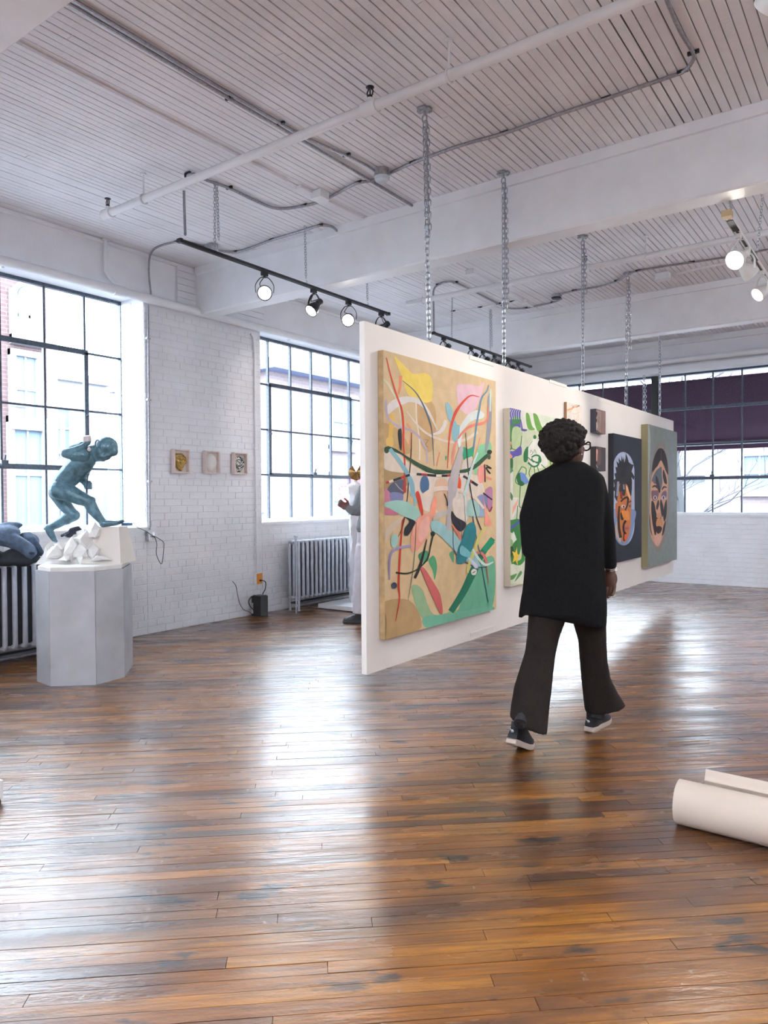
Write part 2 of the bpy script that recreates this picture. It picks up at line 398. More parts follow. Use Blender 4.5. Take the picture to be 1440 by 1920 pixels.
# ---- steel windows
def window(name,axis,p0,along,z0,z1,ncol,nrow,vent,plane,sill_depth,posts=()):
    """steel casement; along=start coordinate, p0=column width"""
    V=(lambda s,d,z:Vector((plane+d,s,z))) if axis=='x' else (lambda s,d,z:Vector((s,plane-d,z)))
    def bar(q,a,b,w,t,d0=0):
        A,B=V(a[0],d0,a[1]),V(b[0],d0,b[1])
        if a[0]==b[0]: q.box(*mm(V(a[0]-w/2,d0-t/2,a[1]),V(b[0]+w/2,d0+t/2,b[1])))
        else: q.box(*mm(V(a[0],d0-t/2,a[1]-w/2),V(b[0],d0+t/2,b[1]+w/2)))
    def mm(a,b): return Vector((min(a.x,b.x),min(a.y,b.y),min(a.z,b.z))),Vector((max(a.x,b.x),max(a.y,b.y),max(a.z,b.z)))
    cw=p0; s0,s1=along,along+cw*ncol; rh=(z1-z0)/nrow
    q=MB(); 
    for z in (z0,z1): bar(q,(s0,z),(s1,z),.032,.05)
    for s in (s0,s1): bar(q,(s,z0),(s,z1),.032,.05)
    root=q.build(name,frame_paint); tag(root,kind='structure')
    for i in range(1,ncol):
        qq=MB(); bar(qq,(s0+i*cw,z0+.016),(s0+i*cw,z1-.016),.020,.034); qq.build('glazing_bar',frame_paint,root)
    for j in range(1,nrow):
        qq=MB(); bar(qq,(s0+.016,z0+j*rh),(s1-.016,z0+j*rh),.018,.030); qq.build('glazing_bar',frame_paint,root)
    if vent:
        c0,c1,r0,r1=vent; qq=MB(); a,b,c,d=s0+c0*cw,s0+c1*cw,z0+r0*rh,z0+r1*rh
        w=.046
        for z in (c,d): bar(qq,(a-.02,z),(b+.02,z),w,.03,.025)
        for s in (a,b): bar(qq,(s,c),(s,d),w*.9,.03,.025)
        vf=qq.build('vent_sash',frame_paint,root)
        q3=MB(); m_=(a+b)/2; q3.box(*mm(V(m_-.03,.03,c-.0),V(m_+.03,.075,c+.05))); q3.cyl(V(m_,.06,c+.03),V(m_,.085,c+.10),.008); q3.build('latch',frame_paint,vf)
        for s in (a,b):
            q4=MB(); q4.ball(V(s,.05,(c+d)/2-.05),.016,8,6); q4.box(*mm(V(s-.012,.03,(c+d)/2-.12),V(s+.012,.05,(c+d)/2))); q4.build('pivot',frame_paint,vf,True)
    for i in range(ncol):
        for j in range(nrow):
            qq=MB(); qq.box(*mm(V(s0+i*cw+.009,-.008,z0+j*rh+.009),V(s0+(i+1)*cw-.009,-.004,z0+(j+1)*rh-.009))); qq.build('pane',gm,root)
    sl=MB(); sl.box(*mm(V(s0-.10,-.03,z0-.045),V(s1+.10,sill_depth,z0-.012))); sl.box(*mm(V(s0-.02,-.03,z0-.03),V(s1+.02,.045,z0+.017))); sl.build('sill',white_trim,root)
    return root
for i,(a,b,s) in enumerate(WIN):
    window('window_%d'%(i+1),'x',.4035,s,WZ0,WZ1,6,4,(1,5,1,3),WX-REV,REV+.012)
FP=FY+.15
window('window_4','y',.398,-3.14,1.07,3.215,5,4,(0,4,1,3),FP,.165)
window('window_5','y',.398,-5.22,1.07,3.215,5,4,(1,5,1,3),FP,.165)
q=MB().box((-3.235,FP-.05,1.05),(-3.145,FP+.03,3.22)).build('mullion_post',mat('black_post',(.02,.022,.02),.5)); tag(q,kind='structure'); q.name='trim_5'
# white infill below / beside frames
q=MB(); q.box((WX-REV-.02,5.95,1.03),(WX-REV+.02,6.045,3.32)); q.box((WX-REV-.02,8.485,1.03),(WX-REV+.02,8.53,3.32)); q.box((-5.4,FP-.03,1.04),(-5.23,FP+.03,3.22)); q.box((-1.15,FP-.03,1.04),(-.9,FP+.03,3.22))
q=q.build('frame_infill',white_trim); tag(q,kind='structure'); q.name='trim_6'
# vertical corner conduit / corner bead at the window reveals and heads
q=MB()
q.tube([(WX+.055,BY+.02,3.285),(WX+.055,FY-.12,3.285)],.042,14); q.cyl((WX+.055,4.0,3.285),(WX+.055,4.13,3.285),.052,14)
for y in (1.2,3.0,6.4,8.2,10): q.box((WX+.001,y-.012,3.235),(WX+.03,y+.012,3.335))
o=q.build('heating_pipe',white_trim,None,True); tag(o,'thick white painted pipe running along the left wall above the windows','pipe')
q=MB(); q.tube([(-6.0,3.937,CZ-.005),(-6.0,3.937,3.44),(-5.99,3.97,3.395),(-5.985,4.03,3.345)],.017,10); q.cyl((-6.0,3.937,CZ-.02),(-6.0,3.937,CZ-.004),.035,12)
o=q.build('drop_pipe',white_trim,None,True); tag(o,'short white pipe dropping from the ceiling to the wall pipe, left of the beam','pipe')
# far wall mouldings
q=MB(); q.tube([(WX+.1,FY-.05,3.40),(RX-.02,FY-.05,3.40)],.045,12); q.build('far_pipe',white_trim,None,True); o=D.objects['far_pipe']; o.name='heating_pipe'
tag(o,'white painted pipe running along the back wall above the dark awning window','pipe')
q=MB().box((WX+.01,FY-.07,3.23),(RX-.01,FY+.004,3.32)).build('trim_7',white_trim); tag(q,kind='structure')
q=MB().box((WX+.01,FY-.03,CZ-.09),(RX-.01,FY+.004,CZ-.002)).build('trim_8',white_trim); tag(q,kind='structure')
# strip along the top of the left wall
q=MB().box((WX-.01,BY+.01,CZ-.035),(WX+.02,FY-.02,CZ-.004)).build('trim_9',white_trim); tag(q,kind='structure')
# ================================================================ OUTSIDE
def brick_tex(name,c1,c2,mort,sc=9):
    m=D.materials.new(name); m.use_nodes=True; nt=m.node_tree; b=nt.nodes['Principled BSDF']; b.inputs['Roughness'].default_value=.9
    g=nt.nodes.new('ShaderNodeNewGeometry'); sp=nt.nodes.new('ShaderNodeSeparateXYZ'); cb=nt.nodes.new('ShaderNodeCombineXYZ'); ad=nt.nodes.new('ShaderNodeMath')
    nt.links.new(g.outputs['Position'],sp.inputs[0]); nt.links.new(sp.outputs[0],ad.inputs[0]); nt.links.new(sp.outputs[1],ad.inputs[1])
    nt.links.new(ad.outputs[0],cb.inputs[0]); nt.links.new(sp.outputs[2],cb.inputs[1])
    t=nt.nodes.new('ShaderNodeTexBrick'); t.inputs['Scale'].default_value=1; t.inputs['Brick Width'].default_value=.24; t.inputs['Row Height'].default_value=.08; t.inputs['Mortar Size'].default_value=.008
    for i,c in ((1,c1),(2,c2),(3,mort)): t.inputs[i].default_value=(*c,1)
    nt.links.new(cb.outputs[0],t.inputs[0]); nt.links.new(t.outputs[0],b.inputs['Base Color']); return m
redbrick=brick_tex('far_red_brick',(.10,.058,.06),(.125,.078,.078),(.15,.12,.12))
palebrick=brick_tex('far_pale_brick',(.20,.155,.165),(.235,.19,.20),(.25,.215,.225))
stone=mat('pale_stone',(.32,.32,.335),.8); farglass=mat('far_window_glass',(.14,.20,.26),.5)
GZ=-1.15
o=MB().box((-60,-40,GZ-.1),(50,80,GZ)).build('street',mat('street_asphalt',(.12,.125,.135),.8,0,.2,1)); tag(o,kind='structure'); o.name='ground'
def far_window(q_parent,axis,s,z,w,h,plane,arch=False,out=1):
    """window of a far building: surround, pane, sash bar"""
    V=(lambda a,d,zz:Vector((plane+d*out,a,zz))) if axis=='x' else (lambda a,d,zz:Vector((a,plane+d*out,zz)))
    def bx(q,a,b):
        lo=Vector((min(a.x,b.x),min(a.y,b.y),min(a.z,b.z))); hi=Vector((max(a.x,b.x),max(a.y,b.y),max(a.z,b.z))); q.box(lo,hi)
    q=MB(); t=.12
    bx(q,V(s-w/2-t,.0,z-t),V(s-w/2,.10,z+h+t)); bx(q,V(s+w/2,.0,z-t),V(s+w/2+t,.10,z+h+t)); bx(q,V(s-w/2-t,.0,z-t*1.5),V(s+w/2+t,.16,z)); (bx(q,V(s-w/2-t,.0,z+h),V(s+w/2+t,.12,z+h+t)) if not arch else q.tube([V(s+(w/2+.05)*math.cos(a_),.06,z+h+(w/2+.05)*math.sin(a_)) for a_ in (math.pi*k_/10 for k_ in range(11))],.06,6))
    f=q.build('window',stone,q_parent)
    q=MB()
    if arch:
        P=[(s-w/2,z),(s+w/2,z)]+[(s+w/2*math.cos(a),z+h+w/2*math.sin(a)) for a in (math.pi*k/10 for k in range(11))]
        q.rings([[V(a,.01,b) for a,b in P],[V(a,.13,b) for a,b in P]])
    else: bx(q,V(s-w/2,.01,z),V(s+w/2,.03,z+h))
    q.build('pane',farglass,f)
    q=MB(); bx(q,V(s-w/2,.02,z+h/2-.03),V(s+w/2,.14 if arch else .07,z+h/2+.03)); bx(q,V(s-.02,.02,z),V(s+.02,.14 if arch else .06,z+h)); q.build('sash_bar',stone,f)
# red brick building with arched window, left of the street
def BP(u,v): p=PX(u,v,0,-14); return p.y,p.z
y0=BP(-40,700)[0]; y1=BP(88,700)[0]
t=thing('brick_building','pale red brick building with an arched window, seen through the left window panes','building',(-14,y0,GZ))
MB().box((-17,y0-4,GZ),(-14,y1,6.1)).build('wall',redbrick,t)
MB().box((-16.9,y1,GZ),(-14.05,y1+.25,6.15)).build('corner_pier',stone,t)
yy,zz=BP(49,632); far_window(t,'x',yy,zz,.42,.75,-14,True)
yy,zz=BP(47,790); far_window(t,'x',yy,zz,.40,1.25,-14)
yy,zz=BP(52,985); far_window(t,'x',yy,zz,.55,2.0,-14)
t=thing('pale_building','almost white rendered building beyond the street with small dark windows, behind the statue','building',(-22,10,GZ))
MB().box((-28,5.5,GZ),(-22,14.4,5.2)).build('wall',mat('pale_render',(.30,.31,.33),.85),t)
for s in (7.2,9.0,10.8,12.6):
    for z in (.4,3.0): far_window(t,'x',s,z,.8,1.3,-22)
MB().box((-28.2,5.4,5.2),(-21.8,14.5,5.45)).build('cornice',stone,t)
ly=PX(117,800,0,-11.5).y
t=thing('street_lamp','slim grey street lamp post outside the left window behind the statue','lamp post',(-11.5,ly,GZ))
MB().tube([(-11.5,ly,GZ),(-11.5,ly,2.75)],.04,8).build('pole',mat('pole_grey',(.35,.37,.40),.6),t)
MB().tube([(-11.5,ly,2.7),(-11.5,ly-.15,2.85),(-11.5,ly-.6,2.88)],.025,8).build('arm',MC['pole_grey'],t)
q=MB(); q.ball((-11.5,ly-.72,2.86),(.08,.17,.05)); q.build('lamp_head',MC['pole_grey'],t,True)
# brick building opposite window_3
t=thing('corner_building','pale brick building with blue-grey eaves and rain pipes, beyond the window above the radiator','building',(-13.5,16,GZ))
MB().box((-20,13.6,GZ),(-13.5,30,4.9)).build('wall',palebrick,t)
q=MB(); q.box((-20.3,13.3,4.7),(-13.0,30,4.85)); q.box((-20.2,13.4,4.85),(-13.1,30,5.0)); q.build('eaves',mat('blue_eaves',(.16,.20,.34),.7),t)
q=MB()
for i in range(60): q.box((-13.22,13.5+i*.27,5.0),(-13.15,13.5+i*.27+.12,5.35))
q.build('balustrade',stone,t,kind='stuff')
for s in (16.6,19.4,22.2):
    for z in (.6,2.9): far_window(t,'x',s,z,1.0,1.4,-13.5)
for s in (18.0,18.35):
    MB().cyl((-13.42,s,GZ),(-13.42,s,4.7),.06,8).build('rain_pipe',mat('pipe_blue',(.22,.30,.44),.5),t)
t=thing('meter_box','white meter box on a pole outside the window above the second radiator','box',(-11,11.0,GZ))
MB().box((-11.12,10.72,1.05),(-10.95,11.12,1.68)).build('box',stone,t)
MB().cyl((-11.05,10.9,GZ),(-11.05,10.9,1.05),.035,8).build('pole',MC['pole_grey'],t)
MB().box((-11.2,10.7,.0),(-10.9,11.1,.45)).build('lower_box',stone,t)
# stop sign
sp=PX(661,917,0,-9.6)
t=thing('stop_sign','red octagonal stop sign outside, just left of the gold headed sculpture','sign',(sp.x,sp.y,GZ))
fx=(CC-sp); fx.z=0; fx.normalize(); sx=Vector((fx.y,-fx.x,0))*-1
def oct_(r,d): return [sp+fx*d+sx*(r*math.cos(math.pi/8+k*math.pi/4))+Vector((0,0,r*math.sin(math.pi/8+k*math.pi/4))) for k in range(8)]
MB().rings([oct_(.34,-.01),oct_(.34,0)]).build('border',stone,t)
MB().rings([oct_(.315,-.005),oct_(.315,.006)]).build('face',mat('sign_red',(.62,.07,.12),.5),t)
tc=D.curves.new('lettering','FONT'); tc.body='STOP'; tc.size=.24; tc.align_x='CENTER'; tc.align_y='CENTER'; tc.extrude=.003
to=D.objects.new('lettering',tc); COL.objects.link(to); mm_=Matrix((sx,Vector((0,0,1)),sx.cross(Vector((0,0,1))))).transposed().to_4x4()
if mm_.to_3x3().determinant()<0: mm_=Matrix((-sx,Vector((0,0,1)),(-sx).cross(Vector((0,0,1))))).transposed().to_4x4()
mm_.translation=sp+fx*.012; to.matrix_world=mm_
dg=bpy.context.evaluated_depsgraph_get(); me=D.meshes.new_from_object(to.evaluated_get(dg)); me.transform(mm_); me.transform(Matrix.Translation(-Vector((sp.x,sp.y,GZ)))); D.objects.remove(to)
me.materials.clear(); me.materials.append(stone); lo=D.objects.new('lettering',me); COL.objects.link(lo); lo.parent=t
MB().cyl((sp.x,sp.y,GZ),(sp.x-fx.x*.04,sp.y-fx.y*.04,sp.z+.3),.03,8).build('post',MC['pole_grey'],t)
# back: awning, house, tree, van
aw=thing('awning','dark purple fabric awning outside above the back window','awning',(-3,12.1,3.2))
pl=[(12.08,3.17),(13.15,2.30),(13.17,2.12),(13.15,2.12),(13.13,2.29),(12.08,3.13)]
MB().rings([[Vector((x,y,z)) for y,z in pl] for x in (-5.9,1.2)]).build('canopy',mat('purple_canvas',(.036,.009,.029),.9),aw)
MB().tube([(-5.9,13.12,2.20),(1.2,13.12,2.20)],.012,8).build('front_bar',steel,aw)
for x in (-5.0,-3.3,-1.6,.1):
    MB().tube([(x,12.08,2.62),(x,13.1,2.28)],.014,8).build('arm',steel,aw)
t=thing('clapboard_house','pale brick house with a white framed window, right of the back window','building',(-1,22,GZ))
hx=PX(1349,900,1,21.5).x
MB().box((hx,21.5,GZ),(hx+7,27,8)).build('wall',palebrick,t)
MB().box((hx-.35,21.4,GZ),(hx,27,8)).build('corner_board',stone,t)
wp=PX(1425,918,1,21.5); far_window(t,'y',wp.x,wp.z,.75,.9,21.5,False,-1)
t=thing('far_house','white low house far behind the bare tree','building',(-8,30,GZ))
MB().box((-12.9,32,GZ),(-5,38,2.2)).build('wall',mat('pale_render',(.30,.31,.33),.85),t)
q=MB(); q.rings([[Vector((x,31.6,2.2)),Vector((x,35,4.6)),Vector((x,38.4,2.2))] for x in (-13.0,-4.7)]); q.build('roof',mat('pale_roof',(.16,.17,.19),.8),t)
def tree(x,y,h,seed,label):
    random.seed(seed); t=thing('bare_tree',label,'tree',(x,y,GZ)); bark=mat('bark',(.05,.05,.055),.9)
    tr=MB(); tr.tube([(x,y,GZ),(x+.08,y,GZ+h*.35),(x-.05,y,GZ+h*.6),(x+.1,y,GZ+h)],[.13,.11,.07,.015],8); tr.build('trunk',bark,t,True)
    br=MB()
    def grow(p,d,L,r,n):
        e=p+d*L; m_=p+d*L*.5+Vector((random.uniform(-.1,.1),random.uniform(-.1,.1),.05))*L
        br.tube([p,m_,e],[r,r*.8,r*.55],4)
        if n>0:
            for _ in range(3): grow(m_ if random.random()<.4 else e,(d+Vector((random.uniform(-.8,.8),random.uniform(-.8,.8),random.uniform(-.1,.7)))).normalized(),L*.66,r*.55,n-1)
    for k in range(9):
        z=GZ+h*(.28+.07*k); a=k*2.4; grow(Vector((x,y,z)),Vector((math.cos(a),math.sin(a),.7)).normalized(),1.4,.028,3)
    br.build('branches',bark,t,kind='stuff'); return t
tx=PX(1272,900,1,18.3).x
tree(tx,18.3,5.6,3,'bare winter tree outside the back window beside the last painting')
tree(-7.6,25.0,5,5,'thin bare tree further back through the back window')
t=thing('parked_car','white parked car outside the back window','car',(-4.2,15.6,GZ))
prof=[(-2.1,.35),(-2.1,.85),(-1.3,.98),(-.7,1.45),(.9,1.48),(1.6,1.0),(2.1,.9),(2.15,.35)]
pp=lambda w,s=1:[Vector((-4.2+a,15.6+w,GZ+b)) for a,b in prof]
MB().rings([pp(-.85),pp(.85)]).build('body',mat('car_white',(.7,.71,.73),.3),t)
MB().box((-4.9,14.72,GZ+1.02),(-3.1,16.48,GZ+1.36)).build('glazing',farglass,t)
for wx in (-5.5,-2.8):
    for wy in (14.78,16.42): MB().cyl((wx,wy-.06,GZ+.32),(wx,wy+.06,GZ+.32),.32,14).build('wheel',black_metal,t)
random.seed(11)
# ================================================================ CEILING SERVICES
def pipe_run(y,x0,x1,z,r,label,sprk,hang,elbow):
    t=thing('sprinkler_pipe',label,'pipe',(x0,y,z))
    MB().tube([(x0,y,z),(x1,y,z)],r,14).build('pipe',white_trim,t,True)
    for x in sprk:
        q=MB(); q.cyl((x-.05,y,z),(x+.05,y,z),r*1.35,14); q.cyl((x,y,z),(x,y,z+.055),.017,10)
        f=q.build('pipe_tee',white_trim,t,True)
        q=MB(); q.cyl((x,y,z+.05),(x,y,z+.07),.014,10)
        q.tube([(x-.016,y,z+.068),(x-.021,y,z+.09),(x-.006,y,z+.112)],.004,6); q.tube([(x+.016,y,z+.068),(x+.021,y,z+.09),(x+.006,y,z+.112)],.004,6)
        q.cyl((x,y,z+.07),(x,y,z+.10),.004,6); q.lathe((x,y,z+.11),(0,0,1),[(0,.008),(.004,.024),(.007,.024),(.01,.01)],12)
        q.build('sprinkler_head',black_metal,t)
    for x in hang:
        q=MB(); q.cyl((x,y,z+r),(x,y,CZ-.003),.006,6); q.tube([(x,y+math.cos(a)*(r+.005),z+math.sin(a)*(r+.005)) for a in (2*math.pi*k/14 for k in range(14))],.006,6,closed=True); q.cyl((x,y,CZ-.012),(x,y,CZ-.003),.022,10)
        q.build('pipe_hanger',white_trim,t,True)
pipe_run(3.325,-5.08,4.4,3.55,.029,'long white sprinkler pipe under the near ceiling bay, in front of the big beam',[-5.03,-2.48],[-4.577,-1.96],0)
pipe_run(6.87,-4.62,4.4,3.55,.029,'white sprinkler pipe in the ceiling bay behind the big beam',[-2.53],[-4.4,-1.95],0)
def conduit(name,pts,r,label,cat,m=grey_conduit,k=5,clips=3):
    P=[Vector(p) for p in pts]; t=thing(name,label,cat,P[0])
    MB().tube(spline(P,k),r,6).build('tubing',m,t,True)
    for i in range(1,len(P)-1,max(1,len(P)//clips)):
        p=P[i]
        if p.z>CZ-.06: MB().box(p+Vector((-.03,-.008,-.004)),Vector((p.x+.03,p.y+.008,CZ-.003))).build('clip',black_metal,t)
    return t
def cpx(L,z=CZ-.016): return [PX(u,v,2,z) for u,v in L]
conduit('conduit',[(-3.29,1.62,CZ-.016),(-3.29,3,CZ-.016),(-3.28,4,CZ-.016),(-3.285,4.98,CZ-.016)],.011,'grey metal conduit running straight along the near ceiling boards to the beam','conduit',clips=2)
conduit('conduit',[(-3.25,1.62,CZ-.014),(-3.25,3.4,CZ-.014),(-3.22,3.75,CZ-.014)]+cpx([(650,292),(690,312),(708,326)]),.010,'grey conduit branching off to the round ceiling junction box','conduit')
conduit('conduit',cpx([(727,327),(775,305),(860,274),(945,250),(1040,217),(1137,185),(1250,146),(1280,135),(1297,118),(1300,100),(1275,58),(1250,0)]),.011,'thin grey conduit sweeping right from the round junction box and turning back in a corner','conduit',clips=6)
conduit('conduit',cpx([(708,337),(672,343),(655,350),(610,374),(570,386),(520,391),(480,377),(430,353),(385,337)])+cpx([(365,327),(352,330)],CZ-.03)+[PX(345,348,1,3.72),Vector((-4.29,3.47,3.27))],.011,'grey flexible conduit looping left from the junction box and dropping to the lamp track','conduit',clips=4)
conduit('conduit',[Vector((-5.99,4.42,3.34)),Vector((-5.99,4.40,3.6))]+cpx([(288,468),(330,454),(360,456),(388,463)]),.010,'grey conduit from the wall pipe to the small ceiling box behind the track','conduit')
conduit('conduit',cpx([(410,470),(440,473),(470,465),(510,450),(570,432),(600,423),(622,425)])+[PX(634,435,1,4.985)],.011,'grey conduit wandering right from the small ceiling box to the beam','conduit')
P0=Vector((-4.31,6.95,3.2))
conduit('conduit',[P0,Vector((-4.31,6.95,3.45)),Vector((-4.31,6.95,3.66))]+cpx([(822,534),(836,529),(854,530),(892,548),(935,570),(955,578),(985,578),(1000,575),(1037,567),(1053,560)]),.010,'grey conduit rising from the second lamp track and looping over the rear ceiling bay','conduit',clips=5)
conduit('conduit',cpx([(1053,551),(1077,545),(1120,538),(1157,527),(1177,515),(1197,508),(1243,500),(1297,492),(1377,480),(1440,468)]),.010,'grey conduit running right from the dark junction box in the rear ceiling bay','conduit',clips=5)
conduit('conduit',cpx([(841,588),(850,584),(900,577),(960,566),(975,562)]),.008,'thin painted cable on the boards of the rear ceiling bay','conduit',white_trim)
# painted raceways with boxes
def raceway(pts,label,w=.022):
    t=thing('raceway',label,'raceway',pts[0])
    for a,b in zip(pts[:-1],pts[1:]):
        a,b=Vector(a),Vector(b); d=(b-a); L=d.length; d.normalize(); n=Vector((0,0,1)).cross(d)
        MB().obox((a+b)/2,d*L/2,n*w,Vector((0,0,.010))).build('channel',ceil_paint,t)
    return t
z=CZ-.011
raceway([(-3.80,1.62,z),(-3.80,4.02,z)],'painted flat raceway along the near ceiling boards, left of the grey conduit',.014)
raceway([(-3.80,4.16,z),(-3.80,4.96,z)],'painted flat raceway between the white ceiling box and the big beam',.030)
raceway([PX(820,505,2,z),PX(745,462,2,z)],'short painted raceway in the rear ceiling bay near the beam',.02)
raceway([PX(893,515,2,z),PX(1005,578,2,z)],'painted raceway in the rear ceiling bay, left of the chains',.02)
raceway([PX(1262,515,2,z),PX(1330,500,2,z),PX(1390,489,2,z)],'painted raceway to the right of the square box in the rear bay',.012)
def ceil_box(p,sx,sy,h,label,m=white_trim,rnd=False):
    p=Vector(p); t=thing('junction_box',label,'junction box',(p.x,p.y,CZ-h))
    if rnd:
        q=MB(); q.lathe((p.x,p.y,CZ-.003),(0,0,-1),[(0,sx),(h*.7,sx)],8); q.box((p.x-sx*1.2,p.y-.01,CZ-h*.6),(p.x+sx*1.2,p.y+.01,CZ-h*.3)); q.box((p.x-.01,p.y-sx*1.2,CZ-h*.6),(p.x+.01,p.y+sx*1.2,CZ-h*.3)); q.build('box',steel,t)
        MB().lathe((p.x,p.y,CZ-h*.7),(0,0,-1),[(0,sx*1.08),(h*.25,sx*.9),(h*.3,.0)],16).build('cover',m,t,True)
    else:
        MB().box((p.x-sx,p.y-sy,CZ-h),(p.x+sx,p.y+sy,CZ-.003)).build('box',m,t)
        MB().box((p.x-sx-.006,p.y-sy-.006,CZ-h-.006),(p.x+sx+.006,p.y+sy+.006,CZ-h)).build('cover',m,t)
ceil_box(PX(716,330,2,CZ-.05),.055,.055,.085,'round grey junction box with a pale cover on the near ceiling',mat('pale_blue_cover',(.55,.62,.68),.4),True)
ceil_box(PX(600,366,2,CZ-.03),.05,.05,.06,'white square junction box at the end of the painted raceway')
ceil_box(PX(395,464,2,CZ-.03),.055,.04,.055,'small grey junction box on the ceiling above the first lamp track',steel)
ceil_box(PX(1043,556,2,CZ-.03),.055,.055,.06,'dark round junction box in the rear ceiling bay',black_metal,True)
ceil_box(PX(1243,517,2,CZ-.03),.07,.05,.07,'square painted junction box with a hole in the rear ceiling bay, right of the chains')
ceil_box(PX(884,511,2,CZ-.03),.05,.04,.05,'small painted box on the boards of the rear ceiling bay, nearest the beam')
ceil_box(PX(985,566,2,CZ-.03),.03,.03,.04,'tiny painted box beside the looping conduit in the rear bay')
# ================================================================ CHAINS
def link_mesh(L=.048,w=.0135,r=.0040,name='chain_link'):
    q=MB(); P=[]
    h=L/2-w
    for k in range(7): a=math.pi*k/6; P.append((w*math.cos(a),0,h+w*math.sin(a)))
    for k in range(7): a=math.pi+math.pi*k/6; P.append((w*math.cos(a),0,-h+w*math.sin(a)))
    q.tube(P,r,6,closed=True); me=q.mesh(name,smooth=True); me.materials.append(chain_steel); return me
def chain_run(q,a,b,s=1.0,lm=None):
    a,b=Vector(a),Vector(b); L=(b-a).length; d=(b-a)/L; p=.037*s; n=max(1,int(L/p)); Z=d.to_track_quat('Z','Y').to_matrix()
    me=lm or LK
    for i in range(n):
        c=a+d*(p*(i+.5)); R=Z@Matrix.Rotation((math.pi/2)*(i%2)+.35,3,'Z')
        q.add([R@(v.co*s)+c for v in me.vertices],[tuple(f.vertices) for f in me.polygons])
LK=link_mesh()
def hang_chain(top,bot,label,group,dbl=0,s=1.0,bracket=True,hook=True):
    top,bot=Vector(top),Vector(bot); t=thing('hanging_chain',label,'chain',(top.x,top.y,bot.z),group)
    if bracket:
        q=MB(); q.box(top+Vector((-.028,-.045,-.012)),top+Vector((.028,.045,-.003))); q.box(top+Vector((-.045,-.018,-.016)),top+Vector((.045,.018,-.003)))
        q.ball(top+Vector((.018,.028,-.016)),.009,8,5); q.ball(top+Vector((-.018,-.028,-.016)),.009,8,5)
        q.cyl(top+Vector((0,0,-.045)),top+Vector((0,0,-.01)),.007,8)
        q.build('ceiling_bracket',steel,t)
        q=MB(); q.tube([top+Vector((.016*math.cos(a),0,-.062+.026*math.sin(a))) for a in (2*math.pi*k/14 for k in range(14))],.0045,6,closed=True); q.build('ring',chain_steel,t,True)
        st=top+Vector((0,0,-.082))
    else: st=top
    q=MB(); chain_run(q,st,bot+Vector((0,0,.02)),s); q.build('chain_links',chain_steel,t,True,kind='stuff')
    if dbl:
        q=MB(); o=Vector((.020,.016,0)); chain_run(q,st+o*.6,st+o+Vector((0,0,-dbl)),s); q.build('spare_chain_links',chain_steel,t,True,kind='stuff')
    if hook:
        q=MB(); q.tube([bot+Vector((0,.0,.024)),bot+Vector((0,.012,.016)),bot+Vector((0,.010,.0)),bot+Vector((0,-.004,-.004)),bot+Vector((0,-.008,.006))],.0035,6); q.cyl(bot+Vector((0,.003,-.03)),bot+Vector((0,.003,.0)),.004,6); q.build('screw_hook',chain_steel,t,True)
    return t
GC='chains that carry the painting wall'
PXX=-2.425
hang_chain((PXX,3.815,CZ),(PXX,3.857,2.30),'nearest steel chain holding up the left end of the hanging painting wall',GC,.72)
hang_chain((PXX,4.90,CZ-.0),(PXX,4.901,2.30),'steel chain hung beside the big beam, second from the left on the painting wall',GC,.95)
hang_chain((PXX,6.53,CZ),(PXX,6.531,2.30),'steel chain above the small sketch, third along the painting wall',GC,.45)
hang_chain((PXX,7.87,CZ),(PXX,7.80,2.30),'steel chain above the dark navy portrait',GC,.75)
hang_chain((PXX,9.129,CZ),(PXX,9.129,2.30),'steel chain above the grey green portrait at the far end of the painting wall',GC)
a=PX(1207,775,1,9.9); hang_chain((a.x,9.9,2.95),(a.x,9.9,2.28),'short doubled chain behind the painting wall in front of the dark awning',GC,.55,1.0,False,False)
